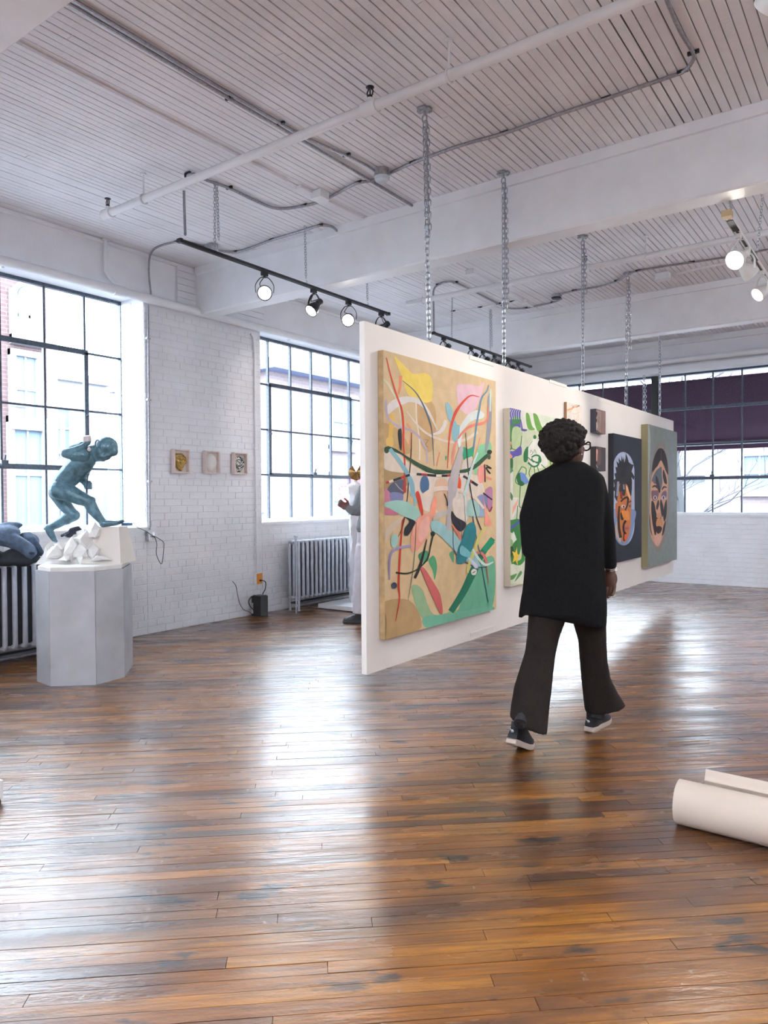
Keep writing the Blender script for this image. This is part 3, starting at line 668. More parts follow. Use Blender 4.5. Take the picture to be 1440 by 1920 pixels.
# ================================================================ TRACK LIGHTING
bulb=emis('lamp_lens_glow',(1,.97,.92),9); bulb2=emis('lamp_lens_bright',(1,.95,.86),30)
white_metal=mat('white_lamp_metal',(.72,.71,.69),.35)
def spot(p,aim,label,group,m=black_metal,lens=bulb,power=40,up=0,size=1.0,angle=70):
    """gimbal track head: adapter, yoke, housing, lens; p = point under the rail"""
    p=Vector(p); t=thing('track_spotlight',label,'spotlight',p,group)
    aim=Vector(aim).normalized()
    q=MB(); q.box(p+Vector((-.016,-.028,-.035)),p+Vector((.016,.028,0))); q.cyl(p+Vector((0,0,-.05)),p+Vector((0,0,-.03)),.012,10); q.build('adapter',m,t)
    c=p+Vector((0,0,-.17)); side=aim.cross(Vector((0,0,1))).normalized(); R=.062*size
    q=MB(); P=[c+side*(R+.01),c+side*(R+.012)+Vector((0,0,.06)),c+side*(R*.6)+Vector((0,0,.115)),c+Vector((0,0,.125)),c-side*(R*.6)+Vector((0,0,.115)),c-side*(R+.012)+Vector((0,0,.06)),c-side*(R+.01)]
    P=spline(P,4)
    for a,b in zip(P[:-1],P[1:]):
        d=(b-a); L=d.length; d.normalize(); n=aim.copy(); n.z=0; n=n.normalized() if n.length>.1 else Vector((0,1,0)); q.obox((a+b)/2,d*(L/2+.002),n*.008,d.cross(n)*.0025)
    q.build('yoke',m,t)
    q=MB(); q.lathe(c,aim,[(-.115,.026),(-.11,.030),(-.05,.030),(-.045,.036),(-.01,.05),(.03,R),(.052,R),(.052,R-.006),(.045,R-.006)],20,cap=True)
    h=q.build('housing',m,t,True)
    MB().lathe(c,aim,[(.040,R-.007),(.047,R-.010),(.050,R*.5),(.051,0.001)],20).build('lens',lens,t,True)
    q=MB(); q.tube(spline([p+Vector((0,0,-.04)),c+side*.04+Vector((0,0,.07)),c-aim*.09+side*.02+Vector((0,0,.03)),c-aim*.11],4),.004,6); q.build('cable',m,t,True)
    if power:
        l=D.lights.new('spot_beam','SPOT'); l.energy=power; l.spot_size=math.radians(angle); l.spot_blend=.6; l.color=(1,.90,.78); l.shadow_soft_size=.05
        o=D.objects.new('spot_beam',l); COL.objects.link(o); o.parent=t; o.location=c+aim*.075-p; o.rotation_euler=aim.to_track_quat('-Z','Y').to_euler()
    return t
def rail(x,y0,y1,z,label,m=black_metal,chains=()):
    t=thing('lighting_track',label,'track',(x,y0,z))
    MB().box((x-.018,y0,z-.0),(x+.018,y1,z+.022)).build('rail',m,t)
    MB().box((x-.008,y0+.02,z-.003),(x+.008,y1-.02,z+.001)).build('slot',mat('slot_dark',(.03,.03,.03),.6),t)
    for y in (y0,y1): MB().box((x-.021,y-.012,z-.004),(x+.021,y+.012,z+.026)).build('end_cap',m,t)
    return t
TZ=3.205
rail(-4.3,3.43,6.05,TZ,'long black lighting track hung in front of the left windows')
GT='black spotlights on the first track'
def to(p,q): return Vector(q)-Vector(p)
spot((-4.3,4.288,TZ),(.62,-.62,-.35),'black spotlight nearest the start of the first track, facing the camera',GT,power=22)
spot((-4.3,4.90,TZ),(-.1,-.62,-.62),'second black spotlight on the first track, tilted down towards the floor',GT,power=22)
spot((-4.3,5.40,TZ),(.45,-.75,-.45),'third spotlight on the first track, glaring brightly over the window',GT,lens=bulb2,power=18)
spot((-4.3,5.93,TZ),(-.9,.2,-.4),'last black spotlight of the first track, just above the painting wall corner',GT,power=22)
GR='small chains holding the lighting tracks'
def small_chain(top,bot,label,dbl=0): return hang_chain(top,bot,label,GR,dbl,.62,False,True)
small_chain((-4.26,3.73,CZ-.004),(-4.3,3.76,TZ+.03),'thin doubled chain holding the near end of the first lighting track',.45)
small_chain((-4.31,4.80,CZ-.004),(-4.3,4.80,TZ+.03),'thin chain holding the middle of the first lighting track in front of the beam')
small_chain((-4.31,5.70,CZ-.004),(-4.3,5.70,TZ+.03),'thin chain holding the far end of the first lighting track behind the beam')
rail(-4.3,6.93,9.52,3.17,'second black lighting track seen above the painting wall')
G2='black spotlights on the second track'
for y,l in ((7.15,'first black spotlight of the second track, alone at its left end'),(7.80,'second black spotlight of the second track with a curled cable'),(8.10,'third black spotlight of the second track, mostly behind the painting wall'),(8.42,'fourth black spotlight of the second track, mostly behind the painting wall'),(8.82,'fifth black spotlight of the second track, mostly behind the painting wall'),(9.12,'sixth black spotlight of the second track, at its right end')):
    spot((-4.3,y,3.17),(-.75,.1,-.65),l,G2,power=8)
small_chain((-4.3,7.35,CZ-.004),(-4.3,7.33,3.2),'thin chain holding the left end of the second lighting track')
small_chain((-4.31,8.315,CZ-.004),(-4.3,8.3,3.2),'thin doubled chain holding the middle of the second lighting track',.5)
# right hand tracks
t=rail(-.97,5.30,8.4,3.2,'lighting track taped with pale tape, upper right',white_metal)
for a,b in ((5.38,5.62),(6.05,6.42)): MB().box((-.99,a,3.194),(-.95,b,3.2)).build('open_slot',MC['slot_dark'],t)
MB().box((-1.0,5.26,3.19),(-.94,5.33,3.232)).build('tape',mat('tan_tape',(.55,.42,.25),.7),t)
G3='pale spotlights on the right hand track'
spot((-.97,5.70,3.2),(-.35,-.80,-.48),'very bright pale spotlight at the top right, facing the camera',G3,white_metal,bulb2,60,size=1.15)
spot((-.97,6.05,3.2),(.5,.6,-.62),'pale spotlight turned away just behind the bright one',G3,white_metal,bulb,25)
spot((-.97,6.75,3.2),(-.62,-.55,-.60),'pale lit spotlight tilted down, right of the bright one',G3,white_metal,bulb2,60)
spot((-.93,7.55,3.2),(-.9,.1,-.25),'pale spotlight cut by the right edge of the picture',G3,white_metal,bulb,40,size=1.3)
small_chain((-1.10,5.9,CZ-.004),(-.97,5.45,3.262),'thin grey chain above the taped end of the right hand track')
small_chain((-.93,6.50,CZ-.004),(-.97,6.50,3.262),'thin chain at the right edge holding the right hand track')
# added unseen track and spots brightening the near paintings, and the fill lamp bodies
rail(-.35,1.7,4.5,3.2,'added unseen lighting track above the visitor',white_metal)
for y,ty,pw,nm in ((2.0,3.8,26,'abstract painting'),(2.8,4.8,40,'clown painting'),(3.6,5.8,50,'sketch painting'),(4.3,6.8,50,'small square paintings')):
    spot((-.35,y,3.2),to((-.35,y,3.0),(PXX,ty,1.35)),'added unseen spotlight over the visitor aimed at the %s, outside the picture'%nm,'added spotlights above the visitor',white_metal,bulb,pw*.42,angle=60)
for x,y in FILL_LAMPS:
    t=thing('fill_lamp','added unseen fill lamp, '+{(.9,-1.2):'behind the camera',(2.6,1.6):'right of the camera',(2.2,5.5):'right of the visitor',(-2.6,-1.6):'behind the camera by the left wall',(2.2,9.0):'in the far right corner'}[(x,y)],'lamp',(x,y,3.18),'added fill lamps')
    MB().box((x-.09,y-.7,3.19),(x+.09,y+.7,3.235)).build('body',white_metal,t)
    for dyy in (-.5,.5): MB().cyl((x,y+dyy,3.235),(x,y+dyy,CZ-.003),.005,6).build('rod',steel,t)
# ================================================================ PAINTING WALL
PF=-2.41
PY0,PY1,PZ0,PZ1=3.165,9.72,.345,2.30
t=thing('painting_wall','long white panel wall hung on chains in the middle of the room','display wall',(PXX,PY0,PZ0))
panelm=mat('panel_white',(.80,.775,.74),.55,0,.03,2)
w3=(PY1-PY0)/3
for i in range(3): MB().box((PF-.035,PY0+i*w3+(.0006 if i else 0),PZ0),(PF,PY0+(i+1)*w3,PZ1)).build('panel_sheet',panelm,t)
for (u0,v0,u1,v1,dn) in ((880,670,925,684,0),(1030,713,1062,726,0),(1120,748,1145,757,0),(882,1190,925,1176,1),(1050,1132,1075,1124,1)):
    a,b=PX(u0,v0,0,PF),PX(u1,v1,0,PF); z=(a.z+b.z)/2
    MB().box((PF-.001,a.y,z-.012),(PF+.004,b.y,z+.012)).build('joining_batten',panelm,t)
pa_mat=D.materials.new('paint_layers'); pa_mat.use_nodes=True; _b=pa_mat.node_tree.nodes['Principled BSDF']; _a=pa_mat.node_tree.nodes.new('ShaderNodeAttribute'); _a.attribute_name='col'
_n=pa_mat.node_tree.nodes.new('ShaderNodeTexNoise'); _n.inputs['Scale'].default_value=14; _n.inputs['Detail'].default_value=5; _gg=pa_mat.node_tree.nodes.new('ShaderNodeNewGeometry')
_mx=pa_mat.node_tree.nodes.new('ShaderNodeMix'); _mx.data_type='RGBA'; _mx.blend_type='MULTIPLY'; _mr=pa_mat.node_tree.nodes.new('ShaderNodeMapRange'); _mr.inputs[1].default_value=.3; _mr.inputs[2].default_value=.75; _mr.inputs[3].default_value=1.05; _mr.inputs[4].default_value=.88
pl_=pa_mat.node_tree.links; pl_.new(_gg.outputs['Position'],_n.inputs['Vector']); pl_.new(_n.outputs[0],_mr.inputs[0]); _cc=pa_mat.node_tree.nodes.new('ShaderNodeCombineColor')
for i in range(3): pl_.new(_mr.outputs[0],_cc.inputs[i])
_mx.inputs[0].default_value=1; pl_.new(_a.outputs['Color'],_mx.inputs[6]); pl_.new(_cc.outputs[0],_mx.inputs[7]); pl_.new(_mx.outputs[2],_b.inputs['Base Color']); _b.inputs['Roughness'].default_value=.6; _b.inputs['Specular IOR Level'].default_value=.2
class Art:
    def __init__(s,y0,y1,z0,z1,th,views,base):
        s.y0,s.y1,s.z0,s.z1=y0,y1,z0,z1; s.x=PF+.002+th; s.th=th; s.V=views; s.k=0; s.q=MB(); s.v=list(views)[0]
        s.poly_yz([(y0,z0),(y1,z0),(y1,z1),(y0,z1)],base)
    def cv(s,p):
        ox,oy,sc=s.V[s.v]; r=PX(ox+p[0]/sc,oy+p[1]/sc,0,s.x); return (r.y,r.z)
    def poly_yz(s,P,c):
        P=clip(P,s.y0,s.y1,s.z0,s.z1)
        if len(P)<3: return
        x=s.x+.0002+s.k*.00003; s.k+=1
        vs=[Vector((x,a,b)) for a,b in P]
        ar=sum(P[i-1][0]*P[i][1]-P[i][0]*P[i-1][1] for i in range(len(P)))
        if ar<0: vs.reverse()
        s.q.add(vs,[tuple(range(len(vs)))],H(c) if isinstance(c,str) else c)
    def P(s,pts,c,sm=True,v=None):
        if v: s.v=v
        if sm: pts=[(p.x,p.y) for p in spline([(a,b,0) for a,b in pts],5,True)]
        s.poly_yz([s.cv(p) for p in pts],c)
    def S(s,pts,w,c,v=None,k=6):
        """brush stroke; w = width or list of widths"""
        if v: s.v=v
        n=len(pts); ws=w if isinstance(w,(list,tuple)) else [w]*n
        if len(ws)==2: ws=[ws[0]+(ws[1]-ws[0])*i/(n-1) for i in range(n)]
        if len(ws)==3 and n!=3: ws=[(ws[0]+(ws[1]-ws[0])*i/(n-1)*2) if i<=(n-1)/2 else (ws[1]+(ws[2]-ws[1])*(i/(n-1)*2-1)) for i in range(n)]
        C=spline([(p[0],p[1],q) for p,q in zip(pts,ws)],k); L=[];R=[]
        for i,p in enumerate(C):
            t=C[min(i+1,len(C)-1)]-C[max(i-1,0)]; t.z=0
            if t.length<1e-6: continue
            t.normalize(); h=abs(p.z)/2; L.append((p.x-t.y*h,p.y+t.x*h)); R.append((p.x+t.y*h,p.y-t.x*h))
        x=s.x+.0002+s.k*.00003; s.k+=1; A=[s.cv(p) for p in L]; B=[s.cv(p) for p in R]
        for i in range(len(A)-1):
            Q=clip([A[i],A[i+1],B[i+1],B[i]],s.y0,s.y1,s.z0,s.z1)
            if len(Q)<3: continue
            ar=sum(Q[j-1][0]*Q[j][1]-Q[j][0]*Q[j-1][1] for j in range(len(Q)))
            if ar<0: Q=Q[::-1]
            s.q.add([Vector((x,a,b)) for a,b in Q],[tuple(range(len(Q)))],H(c) if isinstance(c,str) else c)
    def E(s,cx,cy,rx,ry,c,v=None,rot=0,n=20):
        if v: s.v=v
        a=math.radians(rot); s.poly_yz([s.cv((cx+rx*math.cos(q)*math.cos(a)-ry*math.sin(q)*math.sin(a),cy+rx*math.cos(q)*math.sin(a)+ry*math.sin(q)*math.cos(a))) for q in (2*math.pi*k/n for k in range(n))],c)
    def done(s,name,label,cat,side,group='canvases on the hanging wall'):
        t=thing(name,label,cat,(PF,s.y0,s.z0),group)
        MB().box((PF+.002,s.y0,s.z0),(s.x,s.y1,s.z1)).build('canvas_frame',side,t)
        o=s.q.build('painted_surface',pa_mat,t,attr='col',fix=False); return t
A_=dict(A=(700,650,6.26),B=(700,900,6.196))
a=Art(3.285,4.655,.525,2.155,.038,A_,'d0b78f')
# canvas seams and stains
for y,x0,x1 in ((355,30,420),(490,690,970),(775,50,700),(900,860,1380),(1200,60,700),(1250,720,1240)): a.S([(x0,y-10),((x0+x1)/2,y+30),(x1,y+90 if x1-x0>500 else y+50)],5,'d8c298','A')
for p,c in (([(60,1400),(260,1350),(420,1600),(150,1700),(60,1600)],'a58c62'),([(60,900),(300,980),(430,1250),(120,1200)],'bd9f70'),([(500,650),(720,700),(700,1200),(560,1150)],'bf9f72')): a.P(p,c,True,'A')
for y,x0,x1,y1 in ((720,100,430,700),(700,720,1100,640),(1130,90,560,1060),(1080,560,1060,990),(1420,100,560,1345),(1340,700,1050,1260),(800,560,1000,830)): a.S([(x0,y),((x0+x1)/2,(y+y1)/2),(x1,y1)],5,'d3ba8e','B')
a.P([(80,1450),(420,1400),(560,1700),(300,1830),(100,1840)],'b2946a',True,'B'); a.P([(90,1500),(150,1600),(140,1840),(95,1840)],'8c7550',True,'B')
# greens low right
a.P([(440,1250),(560,1260),(700,1560),(1000,1500),(1400,1500),(1390,1640),(800,1700),(560,1600)],'8fae88',True,'B')
a.P([(960,1560),(1060,1260),(1200,1000),(1400,900),(1400,1400),(1280,1520),(800,1640)],'67a889',True,'B')
a.P([(580,1600),(800,1560),(1000,1530),(1390,1470),(1300,1600),(900,1690),(620,1720)],'6fae93',True,'B')
a.S([(1390,680),(1260,860),(1160,1060),(1050,1290),(900,1530)],[60,90,70],'24745a','B')
a.S([(1380,700),(1290,820)],[80,60],'1f8a63','B')
a.P([(640,940),(700,880),(740,1000),(710,1160),(690,1060)],'4d9168',True,'B'); a.P([(520,870),(620,820),(640,930),(560,960)],'4c8a66',True,'B'); a.P([(880,860),(930,830),(930,960)],'5c9a75',True,'B')
a.P([(1050,1180),(1110,1200),(1180,1180),(1160,1330),(1100,1400),(1050,1300)],'2f9d72',True,'A'); a.P([(1220,1200),(1300,1140),(1370,1120),(1380,1230),(1260,1330),(1210,1490),(1180,1500)],'7fbf95',True,'A')
a.P([(840,1290),(860,1290),(850,1340)],'2f9d72',True,'A')
# yellow and pink
a.P([(240,110),(330,190),(410,270),(470,320),(600,310),(670,350),(692,450),(685,620),(640,655),(560,650),(440,600),(380,510),(330,350)],'e6cd62',True,'A')
a.P([(970,480),(1010,440),(1120,440),(1250,460),(1300,400),(1290,500),(1250,620),(1180,760),(1110,800),(1020,740),(985,650)],'dfbcc6',True,'A')
a.S([(215,790),(205,1000),(180,1150)],[60,40],'d9b25a','A'); a.P([(150,1080),(220,1060),(230,1160),(160,1170)],'d9b868',True,'A')
a.S([(320,340),(310,480),(290,560)],[40,20],'dd8d6c','A')
a.S([(390,900),(440,1000),(420,1180)],26,'d49a70','A'); a.S([(640,800),(700,870),(640,1010)],50,'c8a06c','A')
a.P([(90,1240),(160,1200),(300,1250),(400,1350),(620,1500),(340,1480),(160,1450),(100,1380)],'dcd0be',True,'A')
# soft whites in the middle
a.P([(420,1500),(720,1500),(700,1640),(900,1700),(620,1753),(440,1740)],'d9cfc2',True,'A'); a.P([(840,1490),(1180,1500),(1280,1600),(1260,1753),(860,1753)],'d6cbbb',True,'A')
a.P([(430,0),(860,0),(850,320),(700,380),(540,300)],'d9cdc0',True,'B'); a.P([(920,130),(1120,170),(1110,420),(1000,520),(930,360)],'dcd2c6',True,'B')
a.P([(730,0),(860,20),(850,330),(740,360),(700,180)],'d3b294',True,'B')
a.S([(70,370),(140,400),(230,540),(300,700),(330,950)],[10,24,14],'cfd0b4','A')
a.S([(500,640),(505,850),(540,1100),(540,1330)],18,'e4d9c8','A')
a.S([(170,740),(240,660),(370,620),(520,640),(640,760),(750,980)],[70,70,10],'ddd8d2','A')
a.P([(158,700),(260,610),(400,585),(470,620),(300,700),(220,760),(165,795)],'e0dcd8',True,'A')
a.S([(390,760),(480,880),(600,1000),(750,1080),(920,1120),(1080,1090),(1220,1000)],[18,30,36],'dccfc0','A')
a.S([(700,1030),(780,1000),(830,930),(845,860)],[20,50,34],'dedad4','A')
a.P([(1010,960),(1060,860),(1130,780),(1230,745),(1300,790),(1280,840),(1180,860),(1090,930),(1040,1050),(1020,1180),(990,1150)],'d5dedb',True,'A')
# lilac lines
a.S([(145,620),(165,820),(280,930),(450,990),(560,1090),(620,1220),(630,1370)],[26,26,20],'b7adc0','A')
a.P([(1340,600),(1384,560),(1384,900),(1350,1150),(1310,1230),(1330,900)],'8f9298',True,'A'); a.S([(1375,500),(1370,760)],22,'bcd2cc','A')
# light blue
a.P([(845,680),(870,655),(915,720),(940,830),(980,910),(1010,930),(1000,1060),(960,1130),(920,1060),(915,920),(870,830)],'86b4be',True,'A')
a.P([(1040,1380),(1120,1300),(1160,1330),(1060,1700),(1000,1753)],'cfc8c0',True,'A')
# reds
a.S([(150,130),(200,330),(270,570),(330,740),(350,950),(350,1150),(365,1380),(360,1700)],[10,26,16],'c8442c','A')
a.S([(340,440),(310,800),(290,1200),(300,1380),(255,1640)],[20,26,8],'b23a28','B'); a.S([(360,430),(330,560),(285,660)],[20,6],'6a3428','B')
a.S([(1240,590),(1140,575),(1050,650),(960,780),(910,940),(885,1120),(868,1430)],[8,34,8],'c9442e','A')
a.S([(990,1080),(1060,990),(1150,930),(1300,890),(1340,820),(1345,690)],[20,34,10],'dd7c6a','A'); a.S([(975,1100),(945,1200),(920,1390)],[20,30,20],'d98a7c','A')
a.S([(1250,1070),(1215,1220)],10,'dd9a7a','A'); a.S([(775,1240),(740,1400)],14,'d98a70','A')
# dark thin lines and blobs
a.P([(290,980),(305,965),(328,980),(330,1180),(322,1220),(305,1180),(288,1060)],'25272c',True,'A')
a.S([(445,1010),(440,1250),(420,1500),(400,1700)],[8,16,10],'54322a','A'); a.S([(405,0),(400,120),(385,260)],[14,10],'3c3436','B')
a.S([(340,400),(480,520),(580,680),(660,880),(690,1050),(710,1400)],[6,20,6],'4d6278','A')
a.S([(1350,450),(1330,520),(1270,600),(1240,740),(1210,900),(1190,1060),(1170,1220)],[12,22,18],'5b87a0','A')
a.S([(1080,1010),(1095,1250),(1115,1500),(1150,1740)],[6,16,10],'46402f','A')
a.S([(600,1090),(640,1100),(610,1150),(640,1180)],5,'7d6a30','A')
# big green arc
a.P([(130,1190),(170,1165),(260,1200),(400,1290),(540,1370),(700,1440),(860,1450),(1000,1450),(1110,1430),(1200,1370),(1310,1270),(1380,1230),(1380,1260),(1250,1390),(1180,1440),(1080,1480),(900,1490),(740,1500),(620,1470),(480,1390),(330,1270),(200,1215),(150,1250),(125,1230)],'2c4a34',False,'A')
a.E(152,1212,30,40,'2b4632','A'); a.S([(1340,1240),(1360,1290),(1350,1320)],30,'3c5c46','A'); a.E(1360,1235,30,25,'252c2a','A')
a.S([(1320,1390),(1380,1430),(1320,1420),(1370,1490),(1340,1460)],14,'2c2a2e','A'); a.S([(1305,1380),(1310,1590)],14,'5b2a34','A')
a.P([(1230,1420),(1290,1400),(1290,1570),(1240,1600),(1225,1500)],'e3958a',True,'A'); a.S([(1320,1530),(1384,1560)],24,'dd8a7c','A')
a.S([(190,1200),(300,1340),(400,1500),(450,1620),(460,1753)],[44,50,54],'80aebb','A'); a.S([(420,0),(470,180),(485,300)],[46,22],'80aebb','B')
# striped red/black/white arc
cols=['a83232','e0d6cc','2a2a30','b03430','26262c','e2d8cc','2a2a30','aa3434','24242c','e4dacc','2a2a30','b23636','22222a','e0d6cc','2a2a30','a63030','2a2a30']
arc=spline([(145,1600,0),(230,1570,0),(350,1530,0),(450,1500,0),(560,1500,0),(700,1512,0),(830,1515,0),(960,1505,0),(1050,1520,0),(1130,1570,0),(1220,1630,0)],4)
st=(len(arc)-1)/len(cols)
for i,c in enumerate(cols):
    seg=arc[int(i*st):int((i+1)*st)+2]
    if len(seg)>1: a.S([(p.x,p.y) for p in seg],28,c,'A',2)
a.E(598,1620,54,108,'48688c','A'); a.P([(985,1510),(1020,1560),(1025,1640),(1000,1690),(945,1685),(960,1560)],'dd4f1c',True,'A')
a.P([(160,1680),(220,1600),(350,1560),(370,1660),(330,1753),(200,1753)],'53576a',True,'A'); a.S([(250,1600),(300,1660),(350,1700)],8,'c5b8a8','A')
a.P([(370,1530),(378,1700),(345,1700),(350,1560)],'a33a3c',True,'A')
# magenta / violet patches
a.P([(75,140),(120,95),(190,150),(210,250),(110,290),(80,240)],'c07c92',True,'B'); a.P([(190,150),(330,160),(330,250),(220,280)],'7d7fa8',True,'B'); a.P([(100,330),(230,340),(290,400),(120,400)],'bf7285',True,'B')
a.P([(1300,130),(1375,90),(1375,340),(1330,330)],'b07c9c',True,'B'); a.P([(1210,190),(1310,180),(1310,340),(1230,300)],'8286ae',True,'B'); a.P([(1190,300),(1290,330),(1280,420),(1200,420)],'92a8c0',True,'B')
a.P([(1110,230),(1210,260),(1220,420),(1080,410),(1090,320)],'9fc7be',True,'B')
# pale teal shapes
a.P([(95,280),(200,245),(290,235),(400,260),(500,330),(550,400),(520,475),(400,440),(290,390),(180,330)],'9cc6ba',True,'B')
a.P([(660,490),(760,480),(880,570),(1020,710),(1140,830),(1240,990),(1180,1020),(1060,920),(900,780),(760,640),(680,590)],'97c0c2',True,'B')
a.S([(680,440),(780,400),(880,360)],[90,50],'bdb8b0','B'); a.S([(560,200),(700,110),(860,100),(1050,140),(1180,210),(1280,330)],[60,50,26],'dccabb','B')
# lilac grey vertical bar
a.P([(1010,1180),(1050,1200),(1010,1440),(960,1753),(875,1753),(900,1500),(950,1350)],'b8b0b2',True,'A'); a.P([(870,0),(940,0),(905,350),(890,570),(845,560),(860,300)],'b5b0b4',True,'B')
# salmon
a.P([(700,190),(730,250),(715,400),(690,430),(650,380)],'e7977c',True,'B')
a.P([(560,400),(650,390),(680,430),(640,560),(600,690),(520,800),(460,840),(425,760),(440,600),(500,460)],'dc9a85',True,'B'); a.P([(560,470),(640,430),(640,600),(540,720),(520,600)],'e0ab9c',True,'B')
a.P([(1255,60),(1280,230),(1330,400),(1375,520),(1290,520),(1290,380)],'e59a84',True,'B'); a.S([(920,520),(990,640),(1010,690)],[30,40],'d47a6c','B')
a.S([(1150,850),(1250,850),(1300,920),(1310,980)],[26,34,20],'cf7470','B'); a.S([(1310,1000),(1335,1210)],[16,6],'b06a60','B')
a.P([(545,1010),(600,1040),(700,1200),(770,1330),(800,1500),(790,1560),(740,1490),(650,1290),(570,1100)],'bf6360',True,'B')
a.P([(490,140),(520,135),(550,230),(575,380),(550,410),(520,280),(485,180)],'c1402e',True,'B')
# darks
a.P([(360,430),(480,480),(450,560),(400,640),(355,640),(360,560),(410,480)],'262a30',True,'B'); a.P([(905,360),(960,430),(1070,500),(1040,580),(1000,597),(950,560),(900,460)],'25262e',True,'B')
a.S([(820,160),(850,240),(855,300)],[10,14],'20222a','B'); a.S([(1105,0),(1140,200),(1190,420),(1250,580)],[14,10],'2f3440','B')
a.S([(1270,150),(1375,230)],16,'2a2440','B'); a.S([(1345,370),(1375,310)],14,'8a2a2c','B')
a.S([(615,690),(570,880),(520,1040),(475,1140)],[10,34,30],'28272b','B'); a.S([(690,630),(660,760),(620,920),(500,1040),(380,1085),(255,1075)],[18,14,22],'2e3326','B'); a.E(685,625,26,30,'222820','B')
a.S([(490,490),(480,760),(450,1080),(395,1400)],[6,9,4],'3e5a4c','B'); a.S([(1010,480),(1020,650),(1045,860)],6,'394a5a','B'); a.S([(920,560),(925,780),(970,880),(1090,970),(1200,1010),(1310,1012)],[8,12,10],'3a4468','B')
a.S([(1255,1010),(1330,1420)],10,'2f5f74','B'); a.S([(1150,420),(1180,600),(1210,760),(1240,860)],10,'3a5c70','B')
a.E(235,1225,33,38,'474c60','B'); a.E(238,705,42,80,'9cc4bc','B',4); a.S([(180,1160),(205,840),(430,760)],[14,30,24],'8f8ab0','B')
a.P([(120,690),(140,580),(250,470),(350,420),(300,500),(200,620),(150,700)],'cdbda8',True,'B')
# teal shape
a.P([(1040,620),(1070,540),(1120,495),(1170,510),(1190,600),(1170,720),(1130,830),(1050,960),(985,975),(960,950),(975,800),(1010,720)],'2b7780',True,'B'); a.P([(1020,760),(1120,840),(1150,900),(1060,890),(1000,850)],'6fb0b8',True,'B')
a.S([(1300,540),(1220,660),(1180,780),(1100,1000),(1090,1080)],[20,36,24],'c9c772','B')
a.S([(1150,800),(1220,920),(1300,985),(1390,950)],[20,34,14],'c3d6cc','B'); a.P([(1100,900),(1180,960),(1210,1015),(1170,1020)],'c9cfe0',True,'B')
a.P([(1130,1060),(1160,1030),(1195,1050),(1180,1100),(1140,1100)],'dfe0d8',True,'B'); a.S([(1145,1080),(1180,1060)],8,'303030','B')
a.S([(1060,160),(1065,300),(1075,480)],[20,14],'cfe0dc','B'); a.S([(1220,1240),(1150,1420),(1100,1620),(1060,1753)],[20,30,40],'bcd3d0','A')
raw_side=mat('raw_linen_edge','b39a72',.8,0,.2,20)
a.done('abstract_painting','large abstract painting on raw canvas with yellow, pink and teal brush shapes','painting',raw_side)
# ---- green clown painting
a=Art(4.855,5.93,.665,1.985,.052,dict(C=(930,740,5.19)),'ccd3b6')
a.P([(110,120),(290,150),(300,350),(160,320),(110,340)],'5d57a0',True); a.P([(110,330),(170,260),(170,520),(110,560)],'3c7a44',False)
a.P([(240,150),(640,230),(640,380),(240,330)],'e6e6dc',False)
for p in ([(290,190),(320,190),(350,300),(380,340),(310,330)],[(360,190),(400,200),(440,300),(470,350),(400,350)],[(550,230),(610,240),(600,265),(560,260)]): a.P(p,'6da24c',True)
a.P([(420,190),(440,260),(470,340),(520,360),(640,380),(640,240)],'dbe6d0',True); a.P([(240,230),(260,330),(245,330)],'5d57a0',True)
a.E(195,250,45,40,'3f7d4a')
for k in range(7): a.S([(140+k*20,240),(130+k*22,180),(150+k*20,140)],5,'dadbe4')
a.S([(175,320),(185,400),(230,470),(250,380),(225,320),(200,318)],6,'4b4a9a'); a.P([(110,330),(135,340),(125,430),(150,470),(130,540),(108,520)],'eba489',True)
a.P([(160,330),(240,330),(250,470),(220,540),(160,540)],'b9cd9c',True); a.S([(150,430),(135,470),(165,530),(230,520),(250,400)],7,'3a6a46')
a.P([(108,545),(170,550),(240,500),(245,590),(190,600),(150,620)],'5a52a2',True); a.P([(105,560),(160,600),(120,645)],'eba08a',True)
a.P([(105,650),(160,620),(160,720),(110,700)],'2f6a3c',True); a.P([(105,720),(160,720),(160,800),(105,810)],'5b8f5c',True); a.P([(100,800),(220,700),(230,1100),(120,1260),(95,1200)],'e0e0d2',False)
a.P([(165,620),(300,560),(420,500),(640,420),(640,1000),(165,1000)],'c3cfa4',False)
# clown figure
a.P([(310,510),(350,450),(370,430),(400,440),(430,520),(480,600),(500,680),(400,720),(320,690),(300,600)],'e3e6dc',True); a.E(376,412,15,20,'2f7a48'); a.P([(270,560),(310,505),(305,640),(270,650)],'2c7442',True)
a.S([(355,450),(310,520),(305,600),(320,680)],4,'356a42'); a.S([(330,570),(340,540),(355,570),(335,590)],4,'356a42'); a.S([(365,570),(375,535),(390,570)],4,'356a42')
a.S([(345,610),(380,590),(420,600),(430,650),(390,660),(350,640),(350,620)],[14,20,14],'2c7442'); a.S([(370,660),(380,720)],22,'e6eadf'); a.S([(420,610),(410,680),(360,700),(310,660)],18,'2c7442')
for p in ([(250,700),(200,790),(190,850),(230,880)],[(250,700),(290,720),(290,780)],[(340,700),(320,760),(330,800)],[(400,700),(420,760),(440,800)],[(440,680),(480,720)],[(235,890),(230,980),(225,1080),(250,1100)],[(210,1080),(200,1240),(210,1350)],[(370,700),(375,770)],[(300,600),(340,640)]): a.S(p,8,'2f6e40')
a.P([(200,790),(240,760),(280,860),(240,890),(205,850)],'2c6c3e',True); a.P([(230,750),(280,770),(320,850),(290,875),(240,830)],'6d8ecb',False)
a.P([(215,1010),(205,1070),(155,1170),(160,1100)],'eba893',False); a.P([(110,920),(160,980),(150,1030)],'4d8450',True)
